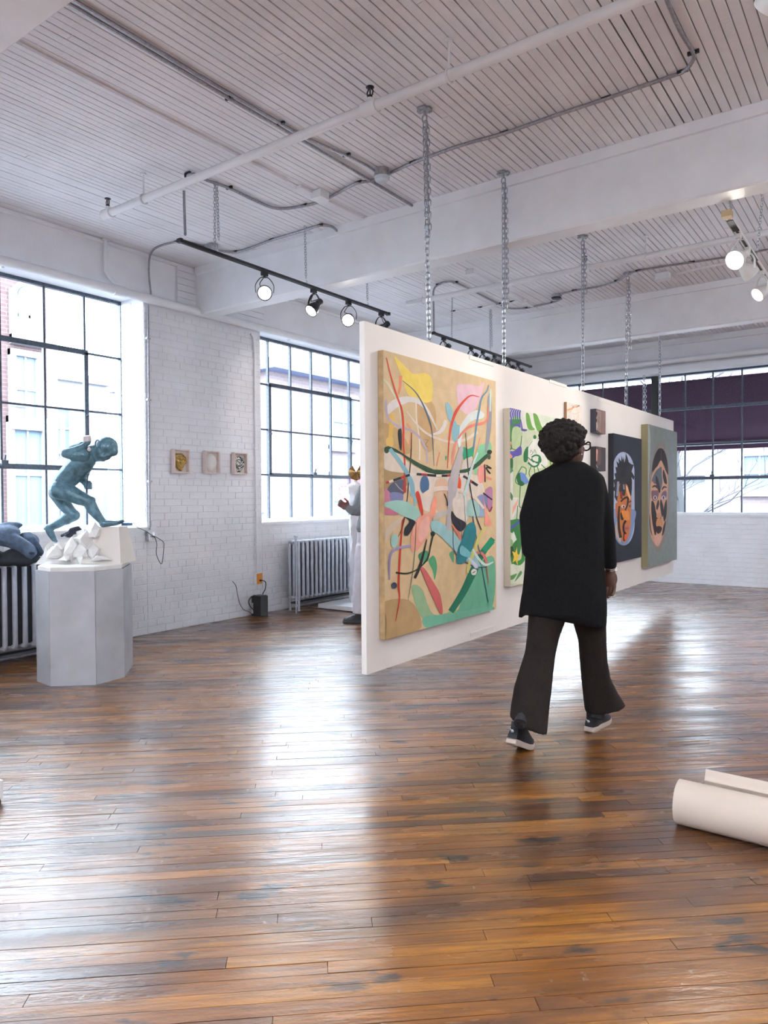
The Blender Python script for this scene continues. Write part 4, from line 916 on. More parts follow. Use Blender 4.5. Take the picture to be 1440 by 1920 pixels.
a.P([(90,1200),(140,1220),(240,1230),(240,1500),(160,1660),(140,1500),(180,1380),(130,1330),(95,1280)],'3c7a42',True); a.S([(95,1285),(150,1290),(210,1250),(250,1190)],[20,24,14],'4d55a0')
a.P([(150,1360),(170,1330),(185,1370),(200,1410),(170,1440),(150,1480)],'dfe4d6',False)
a.P([(90,1480),(160,1480),(160,1560),(90,1600)],'26492f',True); a.E(130,1440,35,40,'8fb77a'); a.P([(150,1650),(250,1620),(640,1600),(640,1840),(80,1840),(90,1700)],'d7dcc8',False)
for p in ([(90,1600),(130,1700),(95,1730)],[(90,1790),(200,1740),(160,1800)],[(180,1820),(230,1720),(250,1740)],[(280,1700),(360,1650),(340,1780)]): a.P(p,'5b9350',True)
a.P([(160,1640),(240,1600),(250,1520),(280,1600),(230,1660)],'3f8a42',True)
star=[]; 
for k in range(10): r=62 if k%2==0 else 26; an=-math.pi/2+.25+k*math.pi/5; star.append((192+r*.72*math.cos(an),1575+r*1.55*math.sin(an)))
a.P(star,'ecc84a',False)
a.P([(520,640),(560,700),(640,650),(640,900),(560,900)],'6da24c',True); a.P([(600,0),(640,0),(640,1)],'6da24c',False)
a.done('green_painting','green and white painting of a clown figure, behind the visitor in black','painting',mat('canvas_edge_cream','d8d0c0',.7))
# ---- small sketch canvas
F_=dict(F=(1040,740,12))
a=Art(6.03,6.39,1.60,2.155,.024,F_,'e4ddd2')
for p,w,c in (([(240,350),(330,330),(420,290),(520,260)],26,'e59a64'),([(250,390),(380,330)],14,'e8b287'),([(400,280),(460,240),(560,240)],8,'4a4a48'),([(490,290),(560,235),(540,270)],10,'3c3c3c'),([(340,400),(420,280),(370,240)],7,'8a8478'),([(460,540),(500,620),(500,720),(540,640)],12,'efb48a'),([(480,560),(540,820)],14,'efc0a0'),([(310,470),(330,520)],8,'a8aab8'),([(430,400),(440,600)],6,'c8cbe0'),([(540,400),(520,700)],8,'c2c6dc'),([(360,450),(350,620)],6,'c0cfc8'),([(400,640),(390,690)],10,'4a6a58'),([(380,420),(470,430),(560,380)],6,'e0a070'),([(520,820),(560,860)],8,'9c9c94')): a.S(p,w,c)
a.done('sketch_painting','small pale canvas with orange and grey sketch lines behind the visitor\'s head','painting',mat('wood_edge','a07a5c',.6))
navy=mat('navy_edge','383c4c',.6); char=mat('charcoal_edge','2a2c30',.6)
a=Art(6.68,6.945,1.935,2.157,.055,F_,'9a807a')
a.P([(820,340),(900,350),(1040,380),(1030,870),(830,780)],'b09a92',False); a.P([(860,380),(960,400),(940,500),(880,520)],'4a2c30',True); a.P([(830,700),(900,560),(940,540),(950,600),(900,700),(860,730)],'3c1c24',True)
a.S([(850,380),(880,500),(850,620),(830,680)],[20,40,30],'cfb0aa'); a.S([(940,620),(950,700),(900,780),(830,760)],[26,50,60],'d3bab4'); a.S([(1010,400),(990,560),(1000,760),(960,860)],[40,60,30],'a08a80'); a.S([(930,560),(900,650),(930,700)],16,'7a3a40'); a.P([(830,770),(950,800),(1030,880),(830,860)],'585048',True)
a.done('small_painting','small square painting of a close-up eye on a slate blue box canvas','painting',navy)
a=Art(6.68,6.945,1.575,1.803,.055,F_,'4a4448')
a.P([(850,1210),(920,1220),(900,1420),(840,1380),(820,1290)],'8a5a42',True); a.P([(930,1230),(970,1260),(960,1480),(920,1470),(890,1350)],'d79a90',True); a.S([(820,1300),(880,1450),(930,1580),(970,1650)],[30,34,20],'b7949c'); a.P([(980,1220),(1036,1210),(1036,1540),(960,1560)],'6a5650',True); a.P([(890,1440),(950,1520),(930,1560)],'2c1c34',True); a.P([(820,1480),(960,1640),(1036,1700),(820,1700)],'3a4448',False)
a.done('small_painting','small square painting of a face detail on a charcoal box canvas, the lower one','painting',char)
# ---- navy portrait
a=Art(7.185,8.13,.66,1.962,.055,dict(D=(1130,800,7.39)),'1e2531')
a.P([(100,200),(160,600),(150,1400),(85,1700),(95,600)],'262f3d',True)
oval=[]
for k in range(28):
    an=2*math.pi*k/28; oval.append((288+155*math.cos(an)-(.0),(640 if math.sin(an)<0 else 1330)+ (290 if math.sin(an)<0 else 315)*math.sin(an)+ (math.cos(an))*10))
a.P(oval,'a9b4cc',False)
low=[(x,y) for x,y in oval if y>900]
a.P([(130,1150),(440,1150),(438,1330),(400,1500),(340,1620),(280,1645),(210,1600),(150,1470),(130,1330)],'7f92b8',True)
# hair spikes
a.P([(165,980),(150,1100),(170,900),(140,870),(165,820),(150,740),(180,720),(160,650),(190,640),(175,560),(205,560),(190,480),(225,510),(220,430),(255,480),(262,400),(280,460),(290,410),(300,500),(315,440),(320,360),(345,430),(360,490),(395,520),(430,530),(400,620),(440,690),(430,740),(400,700),(405,850),(390,1000),(350,850),(250,800),(210,900),(200,1040)],'1e1f24',False)
a.P([(280,600),(320,620),(320,690),(250,690)],'15161a',True)
# face
a.P([(210,880),(240,790),(330,800),(380,900),(398,1020),(395,1160),(388,1300),(380,1420),(350,1540),(300,1600),(250,1560),(220,1440),(210,1280),(190,1250),(200,1100)],'c27438',True)
a.P([(175,1080),(205,1060),(215,1120),(205,1260),(185,1250)],'c07048',True); a.P([(205,1300),(245,1420),(255,1570),(230,1600),(180,1500),(165,1440)],'b9aaa0',True)
a.S([(215,760),(205,900),(200,960)],[30,26],'8e98a4'); a.P([(320,820),(360,860),(385,960),(380,1010),(340,930)],'e9a978',True)
a.P([(240,800),(300,760),(320,860),(300,960),(230,900)],'2b2524',True); a.S([(255,900),(260,1000)],[40,30],'7c2c1c'); a.S([(250,1040),(290,1000),(330,980),(350,1000),(340,1090),(310,1160)],[20,30,16],'1c1412'); a.S([(290,800),(295,870)],22,'7f8c98')
a.E(285,1105,28,22,'d8d0d4'); a.E(290,1108,12,16,'3a2c2c'); a.E(375,1100,16,20,'565a74'); a.S([(355,1050),(395,1030)],14,'22181c')
a.P([(245,1200),(285,1170),(305,1200),(290,1280),(255,1290)],'1c120e',True); a.S([(230,1100),(220,1250),(225,1400),(250,1540)],[26,34,40],'3c2210'); a.P([(260,1180),(300,1160),(330,1180),(345,1280),(300,1300)],'e89038',True)
a.S([(320,1300),(290,1360),(290,1440),(310,1480)],[30,26,30],'150e0c'); a.P([(305,1400),(345,1370),(368,1400),(350,1440),(310,1440)],'b2605c',True); a.S([(305,1408),(365,1405)],6,'5a2426'); a.P([(290,1460),(330,1480),(325,1560),(285,1580)],'1a100e',True); a.P([(300,1500),(330,1490),(335,1550),(305,1570)],'e0602c',True); a.P([(330,1180),(352,1160),(372,1260),(350,1300)],'d99050',True)
a.P([(345,800),(400,720),(400,900),(385,960)],'1d1a20',True)
a.done('portrait_painting','dark navy painting with a spiky-haired face inside a pale blue oval','painting',mat('dark_navy_edge','20242c',.6))
# ---- grey green portrait
a=Art(8.30,9.58,.53,2.142,.075,dict(E=(1190,790,6.857)),'7d8683')
a.P([(90,100),(200,140),(170,900),(90,1500),(75,1700)],'9aa19b',True); a.P([(440,200),(510,160),(470,1700),(420,1300)],'7c8686',True)
def ov(s,cx=315,cy=970,rx=105,ry=620): return [(cx+rx*s*math.cos(q)-(math.sin(q))*18,cy+ry*s*math.sin(q)) for q in (2*math.pi*k/30 for k in range(30))]
a.P(ov(1.28,ry=560),'857f78',False); a.P(ov(1.14,ry=580),'8d827a',False); a.P(ov(1.0),'2a1f1c',False)
a.P([(335,500),(290,570),(240,650),(215,740),(205,900),(190,1150),(190,1350),(215,1500),(260,1580),(290,1600),(330,1560),(370,1440),(400,1250),(420,1000),(428,750),(400,620),(370,560)],'c69a7c',True)
a.P([(325,345),(380,380),(420,520),(430,680),(400,640),(345,500),(290,580),(230,640),(215,700),(235,520),(280,390)],'231c1c',True)
a.S([(340,370),(342,500)],8,'4a403c')
a.P([(300,610),(345,590),(350,700),(355,800),(320,900),(290,810),(250,800),(220,760),(260,660)],'596069',True); a.P([(270,700),(300,740),(330,880),(315,920),(275,810)],'22222a',True); a.P([(370,620),(400,700),(415,800),(380,790),(360,690)],'1d181a',True)
a.S([(225,850),(260,830),(305,870)],[12,26,14],'3c2226'); a.S([(350,880),(375,845),(412,850)],[12,24,12],'3a2228')
a.P([(215,900),(250,890),(310,900),(290,1000),(240,1020),(218,980)],'785660',True); a.P([(345,930),(400,890),(410,960),(380,1010),(350,1000)],'70586c',True)
for cx in (262,370): a.E(cx,982,24,28,'c9c6cc'); a.E(cx,982,11,20,'2c2a34')
a.P([(215,1030),(250,1050),(270,1150),(285,1250),(270,1470),(240,1380),(215,1200)],'201816',True); a.P([(335,1000),(365,1080),(370,1180),(350,1230),(330,1120),(325,1060)],'221a18',True); a.P([(300,1010),(315,1060),(290,1140),(275,1100)],'2c1e1c',True); a.P([(385,1060),(412,1010),(408,1200),(380,1290),(365,1200)],'1f1818',True)
a.P([(195,1180),(205,1350),(225,1470),(200,1400),(188,1280)],'241a18',True); a.P([(370,1340),(400,1280),(380,1420),(350,1470)],'281c1a',True)
a.E(312,1215,34,40,'c08c70'); a.S([(285,1240),(312,1262),(340,1238)],10,'5a2c24'); a.P([(285,1260),(345,1260),(355,1340),(280,1350)],'c98c5a',True)
a.P([(270,1370),(310,1345),(350,1370),(330,1430),(290,1440)],'3a2430',True); a.S([(272,1385),(350,1382)],7,'1a1014'); a.P([(255,1480),(290,1460),(340,1470),(320,1580),(280,1600)],'d3a390',True)
a.P([(210,790),(240,780),(225,830)],'e08a58',True)
a.done('portrait_painting','grey-green painting of an oval dark-patterned face with staring eyes, furthest along the wall','painting',mat('olive_edge','8e8768',.7))
# ================================================================ RADIATORS
def radiator(name_label,xf,y0,n,pitch,z0,z1,m,cat='radiator'):
    t=thing('radiator',name_label,cat,(xf-.1,y0,0))
    q=MB()
    for k,dx in enumerate((-.020,-.088,-.156)):
        q.tube([(dx,0,z0+.03),(dx,0,z0+.06),(dx,0,z1-.06),(dx,0,z1-.03)],[.012,.021,.021,.012],8)
    for z in (z0+.04,z1-.04):
        q.tube([(-.012,0,z),(-.164,0,z)],.020,8); q.cyl((-.088,-pitch/2+.001,z),(-.088,pitch/2-.001,z),.024,8)
    q.box((-.048,-.006,z0+.05),(-.02,.006,z1-.05))
    me=q.mesh('section',smooth=True); me.materials.append(m)
    bm=bmesh.new(); bm.from_mesh(me); bmesh.ops.recalc_face_normals(bm,faces=bm.faces); bm.to_mesh(me); bm.free()
    for i in range(n): link('section',me,t,(xf,y0+pitch*(i+.5),0))
    MB().box((xf-.125,y0+.03,z0+.05),(xf-.055,y0+n*pitch-.03,z1-.05)).build('gap_shade_core',rad_dark,t); MB().box((xf-.13,y0+.02,z0-.035),(xf-.03,y0+n*pitch-.02,z0-.015)).build('dark_bottom_bar',rad_dark,t)  # added dark core paints the shade between sections; dark bar along the bottom
    for i in (0,n-1):
        q=MB(); y=y0+pitch*(i+.5)
        for dx in (-.02,-.156): q.tube([(xf+dx,y,z0+.05),(xf+dx,y,.02),(xf+dx+(.01 if dx>-.1 else -.01),y,.002)],[.018,.014,.020],8)
        q.build('foot',m,t,True)
    return t
radiator('white cast iron radiator under the left window, covered by coats',-5.80,1.85,26,.082,.10,.84,rad_paint)
t=radiator('white cast iron radiator beside the sculpture under the second window',-5.76,6.24,17,.078,.12,.855,rad_paint)
q=MB(); q.tube([(-5.72,6.17,.0),(-5.72,6.17,.80),(-5.76,6.19,.83),(-5.83,6.24,.82)],.009,8); q.cyl((-5.72,6.17,.80),(-5.72,6.17,.88),.014,10); q.cyl((-5.72,6.17,.88),(-5.72,6.17,.90),.022,10); q.build('valve_pipe',rad_paint,t,True)
# ================================================================ WALL ELECTRICS
t=thing('wall_conduit','thin grey conduit running down the corner of the left window reveal','conduit',(-6.0,4.39,1.02))
MB().tube([(-6.018,4.405,3.235),(-6.018,4.40,2.2),(-6.018,4.392,1.03)],.010,8).build('tubing',grey_conduit,t,True)
for z in (2.9,2.3,1.5): MB().box((-6.03,4.38,z),(-6.006,4.425,z+.015)).build('clip',steel,t)
t=thing('wall_conduit','white painted conduit running down the brick pier to the orange outlet','conduit',(-6.0,5.83,.47))
MB().tube([(-6.018,5.77,3.20),(-6.018,5.82,3.17),(-6.018,5.835,3.0),(-6.018,5.832,1.7),(-6.018,5.84,.48)],.010,8).build('tubing',white_trim,t,True)
for z in (2.6,1.9,1.2,.8): MB().box((-6.03,5.81,z),(-6.006,5.86,z+.015)).build('clip',white_trim,t)
t=thing('wall_outlet','white surface outlet box with a charger plugged in, at the window corner','outlet',(-6.02,4.39,.95))
MB().box((-6.03,4.355,.925),(-5.975,4.425,1.015)).build('box',steel,t); MB().box((-5.975,4.350,.92),(-5.969,4.43,1.02)).build('cover_plate',white_trim,t)
MB().box((-5.969,4.385,.975),(-5.93,4.42,1.005)).build('plug',white_trim,t)
for z in (.94,.955): MB().box((-5.9695,4.39,z),(-5.968,4.40,z+.004)).build('socket_slot',black_metal,t)
t=thing('charger_cable','black charging cable looping over the white bricks from the outlet','cable',(-5.93,4.4,.9))
cb=[(-5.35,3.62,1.135),(-5.6,3.9,1.13)]+[tuple(PX(u,v,0,-5.955)) for u,v in ((258,989),(270,994),(281,1001),(290,1008),(294,1020),(293,1035),(295,1045),(300,1055),(303,1057),(305,1050),(307,1030),(307,1018),(301,1012),(290,1006),(283,1006))]
MB().tube(spline(cb,5),.0032,6).build('cord',black_metal,t,True)
t=thing('orange_outlet','orange outlet on a painted box above the black device','outlet',(-6.0,5.84,.36))
MB().box((-6.03,5.80,.355),(-5.985,5.885,.475)).build('box',white_trim,t); MB().box((-5.985,5.80,.355),(-5.979,5.885,.475)).build('cover_plate',mat('orange_plastic',(.75,.28,.03),.4),t)
for z in (.385,.435): MB().box((-5.979,5.825,z),(-5.976,5.86,z+.025)).build('socket',MC['orange_plastic'],t)
t=thing('power_box','black electrical box standing on the floor at the brick pier','device',(-5.94,5.80,0))
MB().box((-6.005,5.735,.0),(-5.875,5.865,.225),rz=.12).build('body',mat('black_plastic',(.012,.013,.013),.4),t)
MB().box((-6.0,5.742,.2255),(-5.882,5.858,.232),rz=.12).build('lid',black_metal,t)
q=MB(); q.box((-5.995,5.722,.03),(-5.972,5.730,.15)); q.build('silver_label',mat('silver_label',(.5,.5,.5),.3,.6,.5,60),t)
q=MB(); q.tube(spline([(-5.978,5.845,.395),(-5.955,5.86,.395),(-5.945,5.90,.37),(-5.92,5.87,.30),(-5.925,5.83,.24)],5),.006,6); q.tube([(-5.978,5.845,.395),(-5.962,5.85,.395)],.012,8); q.build('power_cord',black_metal,t,True)
q=MB(); q.tube(spline([(-5.97,5.76,.235),(-5.975,5.71,.225),(-5.975,5.665,.18),(-5.97,5.68,.12),(-5.965,5.73,.07)],5),.006,6); q.build('handle_cable',black_metal,t,True)
t=thing('thin_cable','thin black cable hanging on the bricks left of the black box','cable',(-6.0,5.5,.1))
MB().tube(spline([tuple(PX(u,v,0,-6.015)) for u,v in ((436,1090),(442,1098),(445,1112),(449,1130),(457,1143),(467,1147))]+[(-5.99,5.72,.02)],5),.0035,6).build('cord',black_metal,t,True)
# ================================================================ RELIEFS IN BOX FRAMES
frame_wood=mat('pale_maple_frame',(.74,.62,.58),.5,0,.08,30)
gold=mat('crumpled_gold',(.50,.33,.11),.30,.95,.5,60,.5,200); whitecer=mat('white_ceramic',(.78,.76,.73),.5)
bw=D.materials.new('black_white_speckle'); bw.use_nodes=True; n_=bw.node_tree; v_=n_.nodes.new('ShaderNodeTexNoise'); v_.inputs['Scale'].default_value=70; v_.inputs['Detail'].default_value=2; g_=n_.nodes.new('ShaderNodeNewGeometry'); c_=n_.nodes.new('ShaderNodeValToRGB')
c_.color_ramp.elements[0].position=.50; c_.color_ramp.elements[0].color=(.012,.025,.022,1); c_.color_ramp.elements[1].position=.54; c_.color_ramp.elements[1].color=(.8,.8,.76,1)
n_.links.new(g_.outputs['Position'],v_.inputs['Vector']); n_.links.new(v_.outputs[0],c_.inputs[0]); n_.links.new(c_.outputs[0],n_.nodes['Principled BSDF'].inputs['Base Color']); n_.nodes['Principled BSDF'].inputs['Roughness'].default_value=.3
def relief(y0,y1,z0,z1,shape,m,label,amp,seed):
    t=thing('framed_relief',label,'framed artwork',(-6.02,y0,z0),'box framed reliefs on the brick pier')
    x0,x1=-6.028,-5.975; w=.013
    for a,b in (((x0,y0,z0),(x1,y0+w,z1)),((x0,y1-w,z0),(x1,y1,z1)),((x0,y0+w,z0),(x1,y1-w,z0+w)),((x0,y0+w,z1-w),(x1,y1-w,z1))): MB().box(a,b).build('frame_side',frame_wood,t)
    MB().box((x0,y0+w,z0+w),(x0+.008,y1-w,z1-w)).build('backing',mat('relief_backing',(.66,.60,.56),.7),t)
    cy,cz=(y0+y1)/2+.006,(z0+z1)/2; N=26; q=MB(); vs=[]; fs=[]; random.seed(seed)
    R=[]
    for j in range(9):
        f=j/8; rg=[]
        for k in range(N):
            an=2*math.pi*k/N; r=shape(an)*(1-f*.98)
            p=Vector((0,r*math.cos(an),r*1.2*math.sin(an))); h=.022*math.sqrt(max(0,1-(1-f)**4))
            nz=noise.noise(p*38+Vector((seed,0,0)))*amp+noise.noise(p*80+Vector((0,seed,0)))*amp*.5
            rg.append(Vector((x0+.010+h+(nz if j else 0),cy+p.y,cz+p.z)))
        R.append(rg)
    q.rings(R,True,False,True); q.rings([[v+Vector((-.002,0,0)) for v in R[0]],R[0]],True,True,False)
    q.build('relief',m,t,amp<.01); return t
relief(4.665,4.862,1.597,1.84,lambda a:.076+.010*math.sin(3*a+.5)+.006*math.cos(5*a),gold,'box frame with a crumpled gold relief, nearest the left window',.018,3)
relief(5.070,5.267,1.600,1.842,lambda a:.076+.004*math.sin(2*a)+.003*math.cos(4*a),whitecer,'box frame with a white oval face-like relief, the middle one',.006,5)
relief(5.475,5.672,1.603,1.845,lambda a:.076+.007*math.cos(4*a+.6)+.004*math.sin(3*a),bw,'box frame with a black and white speckled relief, nearest the second window',.010,8)
# ================================================================ PEDESTAL
P0_,P1_,P2_,P3_,P4_=[Vector(p) for p in ((-5.140,2.765),(-4.920,2.745),(-4.685,2.955),(-4.712,3.205),(-5.03,3.50))]
c2=(P0_+P4_)/2; OCT=[P0_,P1_,P2_,P3_,P4_]+[c2*2-p for p in (P1_,P2_,P3_)]
ped=thing('pedestal','tall grey octagonal pedestal under the bronze boy','pedestal',(c2.x,c2.y,0))
pedm=mat('brushed_grey_paint',(.46,.48,.52),.45,.15,.12,4)
PT=.815
for i in range(8):
    a,b=OCT[i],OCT[(i+1)%8]; d=(b-a).normalized(); n=Vector((d.y,-d.x)); e=d*.0015
    if (a+b).dot(n)/2<c2.dot(n): n=-n
    q=MB(); q.rings([[Vector((*(a+e),z)),Vector((*(b-e),z)),Vector((*(b-e-n*.018-d*.006),z)),Vector((*(a+e-n*.018+d*.006),z))] for z in (0,PT)]); q.build('side_panel',pedm,ped)
def oct_s(s,c=None): c=c or c2; return [(c+(p-c2)*s) for p in OCT]
MB().prism(oct_s(.985),PT-.012,PT).build('top_board',pedm,ped)
pb=thing('plaster_base','white plaster rock base with folded paper forms on the grey pedestal','sculpture base',(c2.x,c2.y,PT))
MB().rings([[Vector((*p,z)) for p in oct_s(s)] for z,s in ((PT,.955),(PT+.028,.955),(PT+.034,.94))]).build('base_plate',plaster,pb)
RH=Vector((math.cos(YAW),math.sin(YAW),0)); FH=Vector((-math.sin(YAW),math.cos(YAW),0))
DP=5.51
def SP(x,y,dd=0): return PD(60+x/6.4,780+y/6.4,DP+dd)     # statue crop coordinates to space
zt=PT+.030
# tall block on the right (tapered)
def quad(xa,xb,z,da,db): 
    A=PD(60+xa/6.4,900,DP); B=PD(60+xb/6.4,900,DP); A=Vector((A.x,A.y,z)); B=Vector((B.x,B.y,z)); return [A+FH*da,B+FH*da,B+FH*db,A+FH*db]
q=MB(); q.rings([quad(660,1130,zt,-.14,.20),quad(700,1105,zt+.12,-.10,.17),quad(790,1065,1.122,-.05,.13)]); q.build('tall_block',mat('cream_plaster',(.80,.76,.70),.55),pb)
q=MB(); q.rings([quad(110,640,zt,-.12,.2),quad(180,560,zt+.07,-.08,.16),quad(190,420,.985,-.05,.13)]); q.build('low_block',plaster,pb)
random.seed(5)
def rock(c,r,seed,name='rock'):
    bm=bmesh.new(); bmesh.ops.create_icosphere(bm,subdivisions=1,radius=1); me=D.meshes.new(name)
    for v in bm.verts:
        n=noise.noise(v.co*1.5+Vector((seed,seed*2,0))); v.co=Vector((v.co.x*r[0],v.co.y*r[1],v.co.z*r[2]))*(1.05+1.3*n)
    bm.to_mesh(me); bm.free(); me.materials.append(plaster); o=D.objects.new(name,me); COL.objects.link(o); o.parent=pb; o.location=Vector(c)-wloc(pb); return o
for i,(x,y,dd,r) in enumerate(((300,1640,-.10,(.055,.05,.05)),(370,1540,-.07,(.045,.04,.045)),(480,1600,-.11,(.05,.05,.055)),(590,1650,-.12,(.065,.05,.055)),(660,1540,-.09,(.06,.05,.06)),(760,1400,-.06,(.055,.05,.055)),(640,1430,-.03,(.07,.05,.045)),(540,1500,-.05,(.05,.05,.045)),(740,1640,-.12,(.05,.05,.045)),(850,1700,-.13,(.06,.05,.025)),(430,1690,-.12,(.05,.05,.03)),(240,1600,-.06,(.05,.05,.05)))):
    rock(SP(x,y,dd),r,i*3.7+1)
o=fuse('dark_cloth',MB().tube(spline([SP(350,1440,.0),SP(440,1400,-.02),SP(530,1370,0),SP(600,1360,.02)],4),[.012]*5+[.028]*6+[.008]*2,8).ball(SP(440,1430,-.02),(.035,.03,.02)),mat('dark_rag',(.02,.022,.045),.8),None,.006,2)
tag(o,'dark blue rag lying among the white plaster under the bronze boy','rag')
# ---- bronze boy
def limb(q,pts,rs,n=12):
    for p,r in zip(pts,rs): q.ball(p,r,n,8)
    for (a,b,ra,rb) in zip(pts[:-1],pts[1:],rs[:-1],rs[1:]): q.tube([a,b],[ra*.99,rb*.99],n)
pxm=DP/CF/6.4     # metres per crop pixel
def L(q,pts,rs): limb(q,[SP(*p) for p in pts],[(r*1.04+5)*pxm for r in rs],14)
st=thing('bronze_boy','blue-green patinated bronze statue of a crouching bald boy on the plaster base','statue',tuple(SP(500,1450)))
q=MB()
def EL(q,x,y,dd,a,b,c,rot):   # ellipsoid: semi axes along/across in image, depth; rotation in image plane (degrees, ccw)
    ca,sa=math.cos(math.radians(rot)),math.sin(math.radians(rot)); X=(RT*ca+UP*sa); Y=(UP*ca-RT*sa); Z=FW
    R=Matrix((X,Y,Z)).transposed(); q.ball(SP(x,y,dd),(a*pxm,b*pxm,c*pxm),20,14,R)
# torso
L(q,[(335,870,0),(400,770,0),(500,655,0),(590,570,0),(640,520,0)],[122,118,122,132,115])
EL(q,320,880,0,118,112,125,20); EL(q,560,620,0,150,128,130,55); EL(q,470,740,.0,110,105,115,50)
L(q,[(620,470,0),(690,440,0),(760,420,0)],[100,80,74])      # neck
# head: cranium right, face lower left, looking down
EL(q,898,372,0,130,126,118,20); EL(q,858,425,0,122,112,108,20); EL(q,812,458,0,95,88,88,0); EL(q,960,420,0,70,70,85,0)
EL(q,900,505,0,30,22,20,-60); EL(q,905,490,0,42,34,40,-30)    # nose, brow
EL(q,838,522,0,44,24,40,-15); EL(q,782,508,0,48,40,50,20)    # mouth, chin
EL(q,860,480,-.045,42,36,30,0); EL(q,930,465,-.03,30,30,30,0)
# near arm bent back over the shoulder
L(q,[(610,470,-.07),(520,470,-.085),(400,450,-.09)],[72,62,48]); L(q,[(400,450,-.09),(520,415,-.085),(610,370,-.07),(655,330,-.06)],[48,44,32,26])
EL(q,672,322,-.055,36,28,26,30)
# far arm: behind the back contour and the fist in front of the belly
L(q,[(640,560,.08),(640,680,.08),(600,750,.06)],[62,46,42]); L(q,[(600,750,.06),(650,810,.0)],[42,34]); EL(q,668,835,0,46,44,42,0)
for k in range(4): L(q,[(650+0,808+k*19,-.022),(690,803+k*19,-.028),(706,810+k*19,-.01)],[13,13,11])
L(q,[(650,800,-.02),(690,790,-.03)],[14,11])
L(q,[(470,400,.05),(540,365,.05),(600,345,.03)],[40,38,34])
# near leg
L(q,[(330,885,-.035),(450,925,-.06),(580,985,-.065),(680,1025,-.06)],[112,98,78,62]); L(q,[(685,1030,-.06),(720,1110,-.055),(780,1190,-.05),(845,1265,-.05)],[62,62,48,36])
L(q,[(855,1290,-.05),(920,1288,-.05),(1000,1285,-.05),(1060,1272,-.05)],[40,34,26,20])
EL(q,715,1010,-.062,46,44,44,0)
for k in range(5): L(q,[(1050,1272,-.065+k*.009),(1088,1262-(6 if k==4 else 0),-.066+k*.009)],[15 if k else 18,12 if k else 15])
# far leg
L(q,[(300,920,.04),(380,1050,.05),(450,1140,.05),(500,1190,.045)],[92,76,64,60]); L(q,[(505,1190,.045),(420,1230,.045),(310,1290,.045),(210,1345,.045)],[62,62,48,36])
L(q,[(200,1345,.045),(225,1410,.045),(265,1480,.045)],[44,36,26]); EL(q,180,1345,.045,38,36,36,0)
for k in range(5): L(q,[(265,1478,.030+k*.009),(292,1502,.030+k*.009)],[14,12])
body=fuse('figure',q,bronze,st,.0050,3)
q=MB(); 
def EAR(x,y,dd,s,rot):
    P=[SP(x+s*1.0*math.cos(a)*.55-math.sin(a)*s*.1,y+s*math.sin(a),dd) for a in (2*math.pi*k/14 for k in range(14))]; q.tube(P,s*.2*pxm,6,closed=True)
EAR(783,330,-.078,42,20); q.build('ear',bronze,st,True)
q=MB(); dk=mat('dark_patina',(.02,.045,.06),.5)
q.ball(SP(868,462,-.088),(17*pxm,9*pxm,6*pxm),8,6)
q.build('eyelid',dk,st,True)
q=MB(); q.tube([SP(672,705,-.03),SP(660,830,-.035),SP(652,935,-.03)],.0035,8); q.cyl(SP(672,703,-.03),SP(673,712,-.03),.010,8); q.build('thin_rod',black_metal,st,True)
q=MB(); ax=(UP*.92-RT*.12-FW*.2).normalized(); q.lathe(SP(668,330,-.04),ax,[(0,.024),(.02,.032),(.05,.033),(.058,.030),(.060,.001)],18); q.build('white_cap',mat('white_plastic',(.72,.68,.68),.4),st,True)
q=MB(); q.ball(SP(686,402,-.09),.014,12,8); q.cyl(SP(684,380,-.085),SP(686,395,-.09),.008,10); q.build('white_bulb',MC['white_plastic'],st,True)
q=MB(); q.box(SP(1140,1300,0)-Vector((.035,.02,.010)),SP(1140,1300,0)+Vector((.035,.02,.012)),rz=.5); o=q.build('charger',mat('blue_plastic',(.10,.22,.42),.3),None); tag(o,'small blue charger lying beside the bronze foot','charger')
o.location.z+=0
# ---- coats on the radiator
den=mat('slate_blue_wool',(.085,.13,.20),.85,0,.25,25,.5,120); den2=mat('dark_lining',(.018,.024,.032),.9)
t=thing('coat_pile','slate blue and dark coats heaped on the radiator at the left edge','coat',(-5.85,2.75,.84))
def CPt(u,v,d): return PD(u,v,d)
q=MB(); D1=5.55
q.rings([[CPt(u+du,v+dv,D1+dd) for du,dv,dd in ((0,-18,.02),(10,-8,-.06),(12,8,-.08),(2,16,-.04),(-8,14,.06),(-10,-6,.08))] for u,v in ((-40,1000),(0,1008),(22,1012),(46,1027),(60,1036))])
q.ball(CPt(5,998,D1+.05),(.16,.12,.06),14,8); q.ball(CPt(20,985,D1+.1),(.05,.10,.03)); q.ball(CPt(-30,1005,D1),(.2,.15,.09))
fuse('coat_body',q,den,t,.012,4)
q=MB(); q.rings([[CPt(u+du,v+dv,D1+.10+dd) for du,dv,dd in ((0,-12,0),(8,0,-.05),(4,12,-.02),(-10,10,.05),(-10,-6,.05))] for u,v in ((40,1010),(58,1008),(70,1025),(78,1040))])
q.ball(CPt(60,1015,D1+.12),(.07,.05,.06)); fuse('folded_sleeve',q,den,t,.01,3)
q=MB()
for x,y,r in ((10,1050,(.16,.08,.05)),(40,1052,(.13,.07,.045)),(62,1048,(.06,.06,.035)),(-20,1045,(.15,.1,.07)),(30,1038,(.12,.08,.04))): q.ball(CPt(x,y,D1+.04),r)
fuse('lining',q,den2,t,.012,3)
q=MB(); q.ball(CPt(60,1037,D1-.06),(.032,.02,.012),12,6); q.build('sleeve_opening',den2,t,True)
